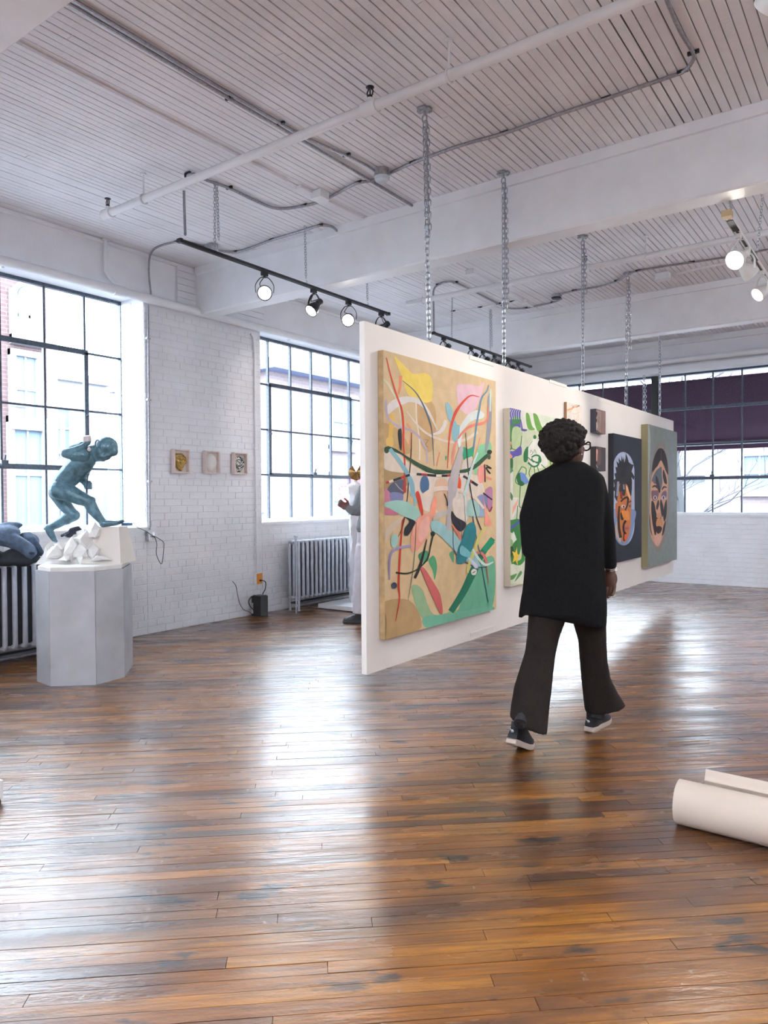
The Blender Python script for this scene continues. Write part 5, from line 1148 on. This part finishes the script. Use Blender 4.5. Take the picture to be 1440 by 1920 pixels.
# ================================================================ SCULPTURE WITH GOLD HEAD
t=thing('platform','low white platform on the floor in front of the second radiator','platform',(-5.3,6.58,0))
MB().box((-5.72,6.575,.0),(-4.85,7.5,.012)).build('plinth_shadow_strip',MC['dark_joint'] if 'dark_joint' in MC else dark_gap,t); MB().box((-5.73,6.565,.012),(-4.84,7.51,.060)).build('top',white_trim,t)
sb=PX(666,930,1,6.95); sb=Vector((sb.x,6.95,.06))
t=thing('gold_headed_sculpture','slender crumpled white sculpture topped by a notched gold disc, left of the person in grey','sculpture',sb)
R=[]; random.seed(9)
for i in range(46):
    z=.06+i*(1.56-.06)/45; f=i/45; w=.075-.01*f if f<.75 else (.068+.035*math.sin(math.pi*(f-.75)/.25) if f<.97 else .03); rg=[]
    for k in range(18):
        an=2*math.pi*k/18; p=Vector((math.cos(an),math.sin(an),0)); n=noise.noise(Vector((p.x*2.2,p.y*2.2,z*9)))*.35+noise.noise(Vector((p.x*5,p.y*5,z*22)))*.22
        rg.append(Vector((sb.x+p.x*w*(1+n),sb.y+p.y*w*(1+n),z)))
    R.append(rg)
MB().rings(R).build('crumpled_column',mat('crumpled_paper',(.80,.78,.82),.7),t,True)
hc=PX(668,886,1,6.76); N=28; front=[]; 
dw=(hc-CC).dot(FW); r_=14.5/CF*dw
for k in range(N+1):
    an=math.radians(118+ (360-56)*k/N); front.append((r_*math.cos(an),r_*math.sin(an)))
q=MB()
cen=[(0,.0)]
def dpt(a,b,d): return hc+RH*a+Vector((0,0,b))+FH*d
for k in range(N):
    a,b=front[k],front[k+1]; rr=random.uniform(-.012,.012)
    q.add([dpt(a[0],a[1],0),dpt(b[0],b[1],0),dpt(0,.004,-.030+rr),dpt(a[0]*.5,a[1]*.5,-.035-rr)],[(0,1,2),(0,2,3)]); q.add([dpt(a[0],a[1],.0),dpt(b[0],b[1],.0),dpt(0,0,.05)],[(0,2,1)])
q.build('notched_gold_disc',mat('polished_bronze_gold',(.42,.25,.10),.18,1),t,fix=False)
# ================================================================ PAPER ROLL, WHITE BLOCK, SPLINTER
t=thing('paper_roll','large roll of white paper lying on the floor at the right edge','roll',(-.7,3.0,0))
ra=Vector((-.735,3.045,0)); rd=Vector((math.cos(math.radians(-1)),math.sin(math.radians(-1)),0)); rn=Vector((0,0,1)).cross(rd)
R=.088; sec=[]
for k in range(64):
    a=2*math.pi*k/26; rr=R-.0011*(k/26*2); sec.append((rr*math.cos(a+2.2),rr*math.sin(a+2.2)))
out=[(R*math.cos(2.2)-.0,R*math.sin(2.2)),(-.075,.085),(-.098,.105),(-.115,.128)][::-1]
sec=sec[:]
def roll_mesh(sec,th=.0022):
    q=MB(); n=len(sec); inner=[]
    for i,p in enumerate(sec):
        a=Vector(sec[max(i-1,0)]); b=Vector(sec[min(i+1,n-1)]); d=(b-a).normalized(); inner.append((p[0]-d.y*th,p[1]+d.x*th))
    loop=sec+inner[::-1]
    q.rings([[ra+rd*s+rn*p[0]+Vector((0,0,p[1]+R)) for p in loop] for s in (0,1.5)],capa=False,capb=False)
    q.v+= []
    return q
q=roll_mesh(sec); n=len(sec)
for s_,o_ in ((0,0),(1.5,2*n)):
    for i in range(n-1): q.f.append((o_+i,o_+i+1,o_+2*n-2-i,o_+2*n-1-i)); q.a.append(None)
q.build('paper',mat('cream_paper',(.60,.51,.43),.75),t,True)
q=MB(); o3=[(.048,.072),(.062,.086),(.074,.104),(.082,.124)]
q.rings([[ra+rd*s_+rn*(p[0])+Vector((0,0,p[1]+R)) for p in o3+[(p[0]-.002,p[1]-.002) for p in o3[::-1]]] for s_ in (.085,1.5)]); q.build('loose_edge',mat('cream_paper',(.74,.66,.58),.75),t,True)
t=thing('low_block','corner of a low white block with a brown foot at the left edge','block',(-3.5,1.3,0))
MB().box((-3.9,1.0,.018),(-3.195,1.56,.098)).build('body',white_trim,t); MB().box((-3.89,1.01,0),(-3.2,1.553,.018)).build('foot_strip',mat('brown_strip',(.16,.08,.03),.6),t)
a_=fl_=PX(1253,1393,2,.004); b_=PX(1330,1389,2,.004)
q=MB(); q.rings([[a_+Vector((0,0,.006)),a_+Vector((.004,.012,.002)),a_+Vector((.004,-.012,.002))],[b_+Vector((0,0,.003)),b_+Vector((0,.004,.0)),b_+Vector((0,-.004,.0))]])
o=q.build('wood_splinter',mat('splinter_wood',(.22,.11,.04),.6),None); tag(o,'long brown splinter lifting from the floorboards, right of the visitor\'s shoe','splinter')
# ================================================================ PEOPLE
def human_head(q,c,fx,scale=1.0,neck_to=None):
    """head blobs; fx = facing direction"""
    fx=Vector(fx).normalized(); fz=Vector((0,0,1)); fy=fz.cross(fx).normalized(); fz=fx.cross(fy); R=Matrix((fx,fy,fz)).transposed(); c=Vector(c)
    def B(p,r): q.ball(c+R@(Vector(p)*scale),tuple(x*scale for x in r),16,12,R)
    B((-.012,0,.025),(.098,.076,.090)); B((.022,0,-.035),(.070,.062,.082)); B((.045,0,-.080),(.034,.036,.026))
    B((.085,0,-.018),(.017,.014,.022)); B((.078,0,.005),(.014,.012,.022)); B((.078,0,-.052),(.014,.024,.009)); B((.076,0,-.063),(.013,.022,.008)); B((.078,0,.032),(.016,.05,.012))
    B((.060,.030,-.015),(.022,.024,.024)); B((.060,-.030,-.015),(.022,.024,.024))
    for s in (-1,1): B((-.005,s*.076,-.012),(.018,.008,.032)); B((.0,s*.078,-.032),(.010,.007,.014))
    if neck_to is not None:
        limb(q,[c+R@(Vector((-.02,0,-.05))*scale),(c+Vector(neck_to))/2+Vector((0,0,-.02)),Vector(neck_to)],[.056*scale,.054*scale,.062*scale],16)
    return R
def hand(q,w,d,side,s=1.0,curl=.7):
    """w wrist, d pointing direction, side = direction of the thumb"""
    w=Vector(w); d=Vector(d).normalized(); t=Vector(side).normalized(); t=(t-d*t.dot(d)).normalized(); n=d.cross(t)
    R=Matrix((d,t,n)).transposed(); q.ball(w+d*.045*s,(.048*s,.040*s,.018*s),12,8,R); q.ball(w+d*.012*s,(.03*s,.028*s,.018*s),12,8,R)
    for i,(o,L_) in enumerate(((.028,.072),(.010,.080),(-.009,.074),(-.026,.058))):
        p=w+d*.083*s+t*o*s; a=0; P=[w+d*.05*s+t*o*.9*s,p]; rr=[.010*s,.0095*s]
        for j,f in enumerate((.45,.32,.23)): a+=curl*(.6+.3*j); p=p+(d*math.cos(a)-n*math.sin(a))*L_*f*s; P.append(p); rr.append((.0088-.0008*j)*s)
        limb(q,P,rr,8)
    p=w+d*.02*s+t*.028*s; P=[p,p+(d*.6+t*.7-n*.2).normalized()*.035*s]; P.append(P[-1]+(d*.9+t*.15-n*.4).normalized()*.030*s); P.append(P[-1]+(d*.95-n*.5).normalized()*.022*s); limb(q,P,[.013*s,.011*s,.010*s,.0085*s],8)
def rg(crop,y,xl,xr,d,th,n=22,pw=2.3,yo=None):
    ox,oy,sc=crop; u0=ox+xl/sc; u1=ox+xr/sc; v=oy+y/sc; c=PD((u0+u1)/2,v,d); hw=(u1-u0)/2*d/CF; P=[]
    for k in range(n):
        a=2*math.pi*k/n; ca,sa=math.cos(a),math.sin(a); x=hw*math.copysign(abs(ca)**(2/pw),ca); z=th*math.copysign(abs(sa)**(2/pw),sa)
        p=c+RH*x+FH*z; 
        if yo: p=p+Vector((0,0,yo(ca,sa)))
        P.append(p)
    return P
W_=(900,760,2.825); DW=3.93
def WP(x,y,d=DW): return PD(900+x/2.825,760+y/2.825,d)
vis=thing('person','person with short curly dark hair, black coat and flared trousers, walking past the paintings','person',(-1.45,3.75,0))
q=MB(); hd=WP(472,220,DW); face=RH*.80+FH*.60
human_head(q,hd,face,1.0,WP(440,330,DW))
limb(q,[WP(450,420),WP(445,560),WP(445,800),WP(450,980)],[.085,.105,.115,.12],16)
limb(q,[WP(330,400),WP(262,600,3.9),WP(262,770,3.93)],[.045,.038,.03]); limb(q,[WP(590,400),WP(648,630,3.98),WP(688,868,3.96)],[.045,.036,.026])
hand(q,WP(690,872,3.96),-UP*.97+RT*-.05,FH*.55-RH*.8,1.08,.5)
limb(q,[WP(360,1010),WP(315,1330,3.86),WP(268,1500,3.76),WP(258,1575,3.72)],[.085,.055,.042,.032]); limb(q,[WP(560,1010),WP(600,1330,4.0),WP(640,1620,4.06)],[.085,.055,.034])
fuse('body',q,skin_dark,vis,.0045,3)
# coat
q=MB(); rs=[rg(W_,y,a,b,d,t_) for y,a,b,d,t_ in ((300,400,548,3.93,.078),(312,385,562,3.93,.085),(326,360,586,3.93,.095),(345,325,618,3.93,.105),(378,298,640,3.93,.112),(430,268,655,3.93,.12),(520,250,655,3.93,.125),(640,245,650,3.93,.13),(760,242,650,3.93,.135),(860,238,655,3.93,.14),(980,226,664,3.93,.145),(1070,216,668,3.93,.15))]
rs.append(rg(W_,1115,212,664,3.93,.15,yo=lambda c,s:(-.050 if c>.25 else .012)))
q.rings(rs)
limb(q,[WP(318,410),WP(262,590,3.9),WP(268,765,3.9)],[.062,.056,.050],16); limb(q,[WP(600,410,3.95),WP(655,600,3.97),WP(672,720,3.97),WP(690,845,3.96)],[.066,.056,.050,.036],16)
q.rings([rg(W_,1000,222,275,3.93,.05),rg(W_,1125,203,224,3.93,.03)])
fuse('coat',q,cloth_black,vis,.011,4)
# trousers
q=MB()
q.rings([rg(W_,y,a,b,d,t_) for y,a,b,d,t_ in ((960,258,480,3.92,.11),(1060,262,472,3.92,.11),(1130,258,452,3.91,.10),(1220,252,418,3.89,.09),(1310,240,398,3.86,.085),(1400,212,386,3.81,.09),(1500,182,376,3.76,.10),(1600,166,362,3.71,.11))]+[rg(W_,1695,160,350,3.67,.115,yo=lambda c,s:-.038*c)])
q.rings([rg(W_,y,a,b,d,t_) for y,a,b,d,t_ in ((960,440,664,3.95,.11),(1060,460,664,3.95,.11),(1130,490,662,3.97,.10),(1250,525,664,3.99,.09),(1350,532,670,4.01,.085),(1440,540,686,4.03,.09),(1520,548,726,4.05,.10))]+[rg(W_,1605,560,766,4.07,.105,yo=lambda c,s:.022*c)])
fuse('trousers',q,cloth_brown,vis,.010,3)
# hair: curly mass
q=MB(); hc=hd-face.normalized()*.062+Vector((0,0,.036)); random.seed(4)
q.ball(hc,(.110,.110,.104),16,12); q.ball(hc-face.normalized()*.012+Vector((0,0,-.062)),(.085,.085,.07),14,10); q.ball(hd+face.normalized()*.005+Vector((0,0,.066)),(.088,.088,.062),14,10)
for i in range(150):
    a=random.uniform(0,2*math.pi); z=random.uniform(.1,1); r=math.sqrt(1-z*z); q.ball(hd+face.normalized()*.005+Vector((r*math.cos(a)*.086,r*math.sin(a)*.086,.066+z*.058)),random.uniform(.008,.014),6,4)
fz=face.normalized()
for i in range(620):
    a=random.uniform(0,2*math.pi); z=random.uniform(-.95,1); r=math.sqrt(1-z*z); p=Vector((r*math.cos(a),r*math.sin(a),z))
    if p.dot(fz)>.62 and p.z<.35: continue
    if p.dot(fz)>.25 and p.z<-.25: continue
    base=hc+Vector((p.x*.108,p.y*.108,p.z*(.100 if z>0 else .108))); k=random.uniform(.008,.017); base=base+p*random.uniform(-.004,.010)
    q.ball(base,k,6,4)
fuse('hair',q,mat('black_curly_hair',(.014,.011,.010),.8,0,.5,90,.9,220,spec=.3),vis,.0036,0)
# glasses
fy=Vector((0,0,1)).cross(fz).normalized(); q=MB()
for s in (-1,1):
    c=hd+fz*.104+fy*s*.034+Vector((0,0,.002)); q.tube([c+fy*(.027*math.cos(a)+(.006*s if math.sin(a)>.5 else 0))+Vector((0,0,.020*math.sin(a)+(.006 if math.sin(a)>.3 and math.cos(a)*s>0 else 0))) for a in (2*math.pi*k/18 for k in range(18))],.0046,6,closed=True)
    q.tube([c+fy*s*.030+Vector((0,0,.010)),hd+fz*.02+fy*s*.083+Vector((0,0,.008)),hd-fz*.02+fy*s*.082],.0028,6)
q.tube([hd+fz*.106+fy*.008,hd+fz*.108,hd+fz*.106-fy*.008],.003,6)
q.build('glasses_frame',mat('black_acetate',(.006,.006,.007),.2),vis,True)
q=MB()
for s in (-1,1):
    c=hd+fz*.103+fy*s*.034+Vector((0,0,.002)); q.rings([[c+fz*dd+fy*.026*math.cos(a)+Vector((0,0,.019*math.sin(a))) for a in (2*math.pi*k/18 for k in range(18))] for dd in (0,.001)])
q.build('lens',gm,vis)
er=hd-fy*.086-fz*.004+Vector((0,0,-.045)); q=MB(); q.ball(er,.0042,8,6); q.build('earring',mat('silver_jewellery',(.7,.7,.7),.2,1),vis,True)
wr=WP(694,862,3.96); q=MB(); q.tube([wr+(RH*math.cos(a)*.034+FH*math.sin(a)*.034)+Vector((0,0,-.012+.006*math.cos(a))) for a in (2*math.pi*k/20 for k in range(20))],.0018,6,closed=True); q.tube([wr+(RH*math.cos(a)*.034+FH*math.sin(a)*.034)+Vector((0,0,-.004+.008*math.cos(a))) for a in (2*math.pi*k/20 for k in range(20))],.0016,6,closed=True); q.build('bracelet',MC['silver_jewellery'],vis,True)
def shoe(parent,toe,fwd,pitch,upper,sole,logo=True,L_=.275):
    """toe = ground point under the ball of the foot; pitch = heel lift in radians"""
    f=Vector(fwd).normalized(); s=f.cross(Vector((0,0,1))).normalized(); z=Vector((0,0,1)); R=Matrix.Rotation(-pitch,3,s)
    piv=Vector(toe)
    def T(a,b,c):   # a forward from the ball, b side, c up; behind the ball rotates with pitch
        p=f*a+s*b+z*c
        if a<0: p=R@p if (R@(-f)).z>0 else Matrix.Rotation(pitch,3,s)@p
        return piv+p
    out=[(-.19,.0),(-.185,.026),(-.15,.036),(-.09,.034),(-.03,.042),(.02,.046),(.055,.038),(.08,.018),(.085,0),(.08,-.018),(.055,-.038),(.02,-.045),(-.03,-.040),(-.09,-.032),(-.15,-.035),(-.185,-.026)]
    so=[]; 
    for c,k in ((.0,.96),(.006,1.02),(.024,1.02),(.030,.97)): so.append([T(a*k,b*k,c) for a,b in out])
    MB().rings(so).build('sole',sole,parent,True)
    q=MB()
    for lv in ((.028,1.0,0),(.045,.97,0),(.062,.88,-.012),(.080,.70,-.045),(.098,.55,-.075),(.112,.48,-.090)):
        c,k,o=lv; q.rings if 0 else None
    rr=[]
    for c,k,o in ((.027,.97,0),(.045,.95,-.004),(.060,.84,-.018),(.076,.66,-.045),(.095,.52,-.078),(.115,.46,-.092)):
        rr.append([T(a*k+o,b*(k*.6+.4),c) for a,b in out])
    q.rings(rr); up_=q.build('upper',upper,parent,True)
    q=MB()
    for i in range(4): a=.0-.022*i; q.tube([T(a,.018,.064+.010*i),T(a-.004,0,.070+.010*i),T(a,-.018,.064+.010*i)],.003,5)
    q.build('laces',upper,parent,True)
    if logo:   # small leaping-cat-like flash on the heel
        q=MB(); pts=[(-.196,.010,.062),(-.197,.004,.070),(-.197,-.004,.068),(-.196,-.010,.076)]
        q.tube([T(*p) for p in pts],[.0012,.003,.0025,.001],5); q.tube([T(-.197,.002,.068),T(-.197,.006,.058)],.0012,4); q.tube([T(-.197,-.003,.068),T(-.197,-.001,.058)],.0012,4); q.build('heel_logo',mat('logo_white',(.75,.75,.75),.5),parent,True)
blk=mat('black_suede',(.012,.014,.018),.75,0,.2,60); sol=mat('cream_rubber',(.50,.42,.36),.6)
t1=PX(982,1405,2,0); shoe(vis,t1,RH*.55+FH*.83,.42,blk,sol)
h2=PX(1104,1373,2,0); f2=(RH*.62+FH*.78).normalized(); shoe(vis,h2+f2*.185,f2,0,blk,sol)
sk=mat('black_sock',(.015,.015,.018),.9); MB().tube([WP(262,1560,3.73),WP(215,1690,3.60)],[.034,.036],12).build('sock',sk,vis,True); MB().tube([WP(640,1560,4.05),WP(622,1660,4.02)],[.034,.036],12).build('sock',sk,vis,True)
# ---- second person, half hidden behind the painting wall
V_=(620,840,5.33); DV=7.60
def VP(x,y,d=DV): return PD(620+x/5.33,840+y/5.33,d)
p2=thing('person','person in a grey sweater and pale trousers standing half hidden behind the painting wall','person',tuple(PX(690,1168,2,0)))
q=MB(); hv=VP(500,225); human_head(q,hv,-RH*.9+FH*.3,1.0,VP(485,345))
limb(q,[VP(450,400),VP(440,600),VP(430,830)],[.11,.12,.13]); limb(q,[VP(335,420),VP(278,622,7.46),VP(185,606,7.40)],[.045,.040,.030]); limb(q,[VP(560,430),VP(600,640),VP(600,820)],[.045,.038,.030])
limb(q,[VP(360,950),VP(320,1280),VP(310,1640)],[.08,.055,.04]); limb(q,[VP(500,950),VP(470,1280),VP(460,1640)],[.08,.055,.04])
hand(q,VP(182,604,7.40),-RH*.62+Vector((0,0,.35)),Vector((0,0,1))+FH*.2,1.05,1.0); hand(q,VP(600,830),Vector((0,0,-1)),FH,1.0,.5)
fuse('body',q,mat('brown_skin',(.20,.085,.075),.55,0,.1,40),p2,.007,2)
q=MB(); q.rings([rg(V_,y,a,b,DV,t_) for y,a,b,t_ in ((330,400,540,.07),(360,340,590,.09),(400,305,610,.11),(520,292,610,.12),(700,275,600,.13),(790,250,590,.135),(840,268,585,.13))])
limb(q,[VP(335,415,7.56),VP(295,520,7.50),VP(268,620,7.46)],[.068,.066,.064],14); limb(q,[VP(268,620,7.46),VP(220,628,7.42),VP(182,608,7.40)],[.060,.050,.040],14); limb(q,[VP(560,430),VP(600,640),VP(600,800)],[.06,.055,.045],14)
fuse('sweater',q,mat('grey_knit',(.20,.21,.23),.9,0,.1,40,.4,150),p2,.011,3)
q=MB(); q.rings([rg(V_,y,a,b,DV,t_) for y,a,b,t_ in ((830,272,580,.12),(920,262,585,.13),(1000,258,590,.13))])
q.rings([rg(V_,y,a,b,DV-.04,t_) for y,a,b,t_ in ((960,256,430,.12),(1080,238,420,.115),(1230,238,405,.11),(1400,228,395,.11),(1560,220,388,.105),(1648,218,385,.105))])
q.rings([rg(V_,y,a,b,DV+.05,t_) for y,a,b,t_ in ((960,420,590,.12),(1230,410,570,.11),(1648,400,550,.105))])
fuse('trousers',q,mat('pale_grey_cotton',(.50,.46,.50),.85,0,.08,15),p2,.010,2)
R_=MB(); q=MB(); q.ball(hv+Vector((0,0,.045)),(.10,.10,.09),14,10); q.build('hair',MC['black_curly_hair'],p2,True)
bb=PX(668,1168,2,0)
for off,dd in ((0,0),(.0,.16)):
    f3=-RH; shoe(p2,bb-RH*.06+FH*(dd)+RH*(.14 if dd else 0),f3,0,mat('dark_leather',(.015,.015,.02),.4),mat('dark_rubber',(.05,.05,.06),.6),False)
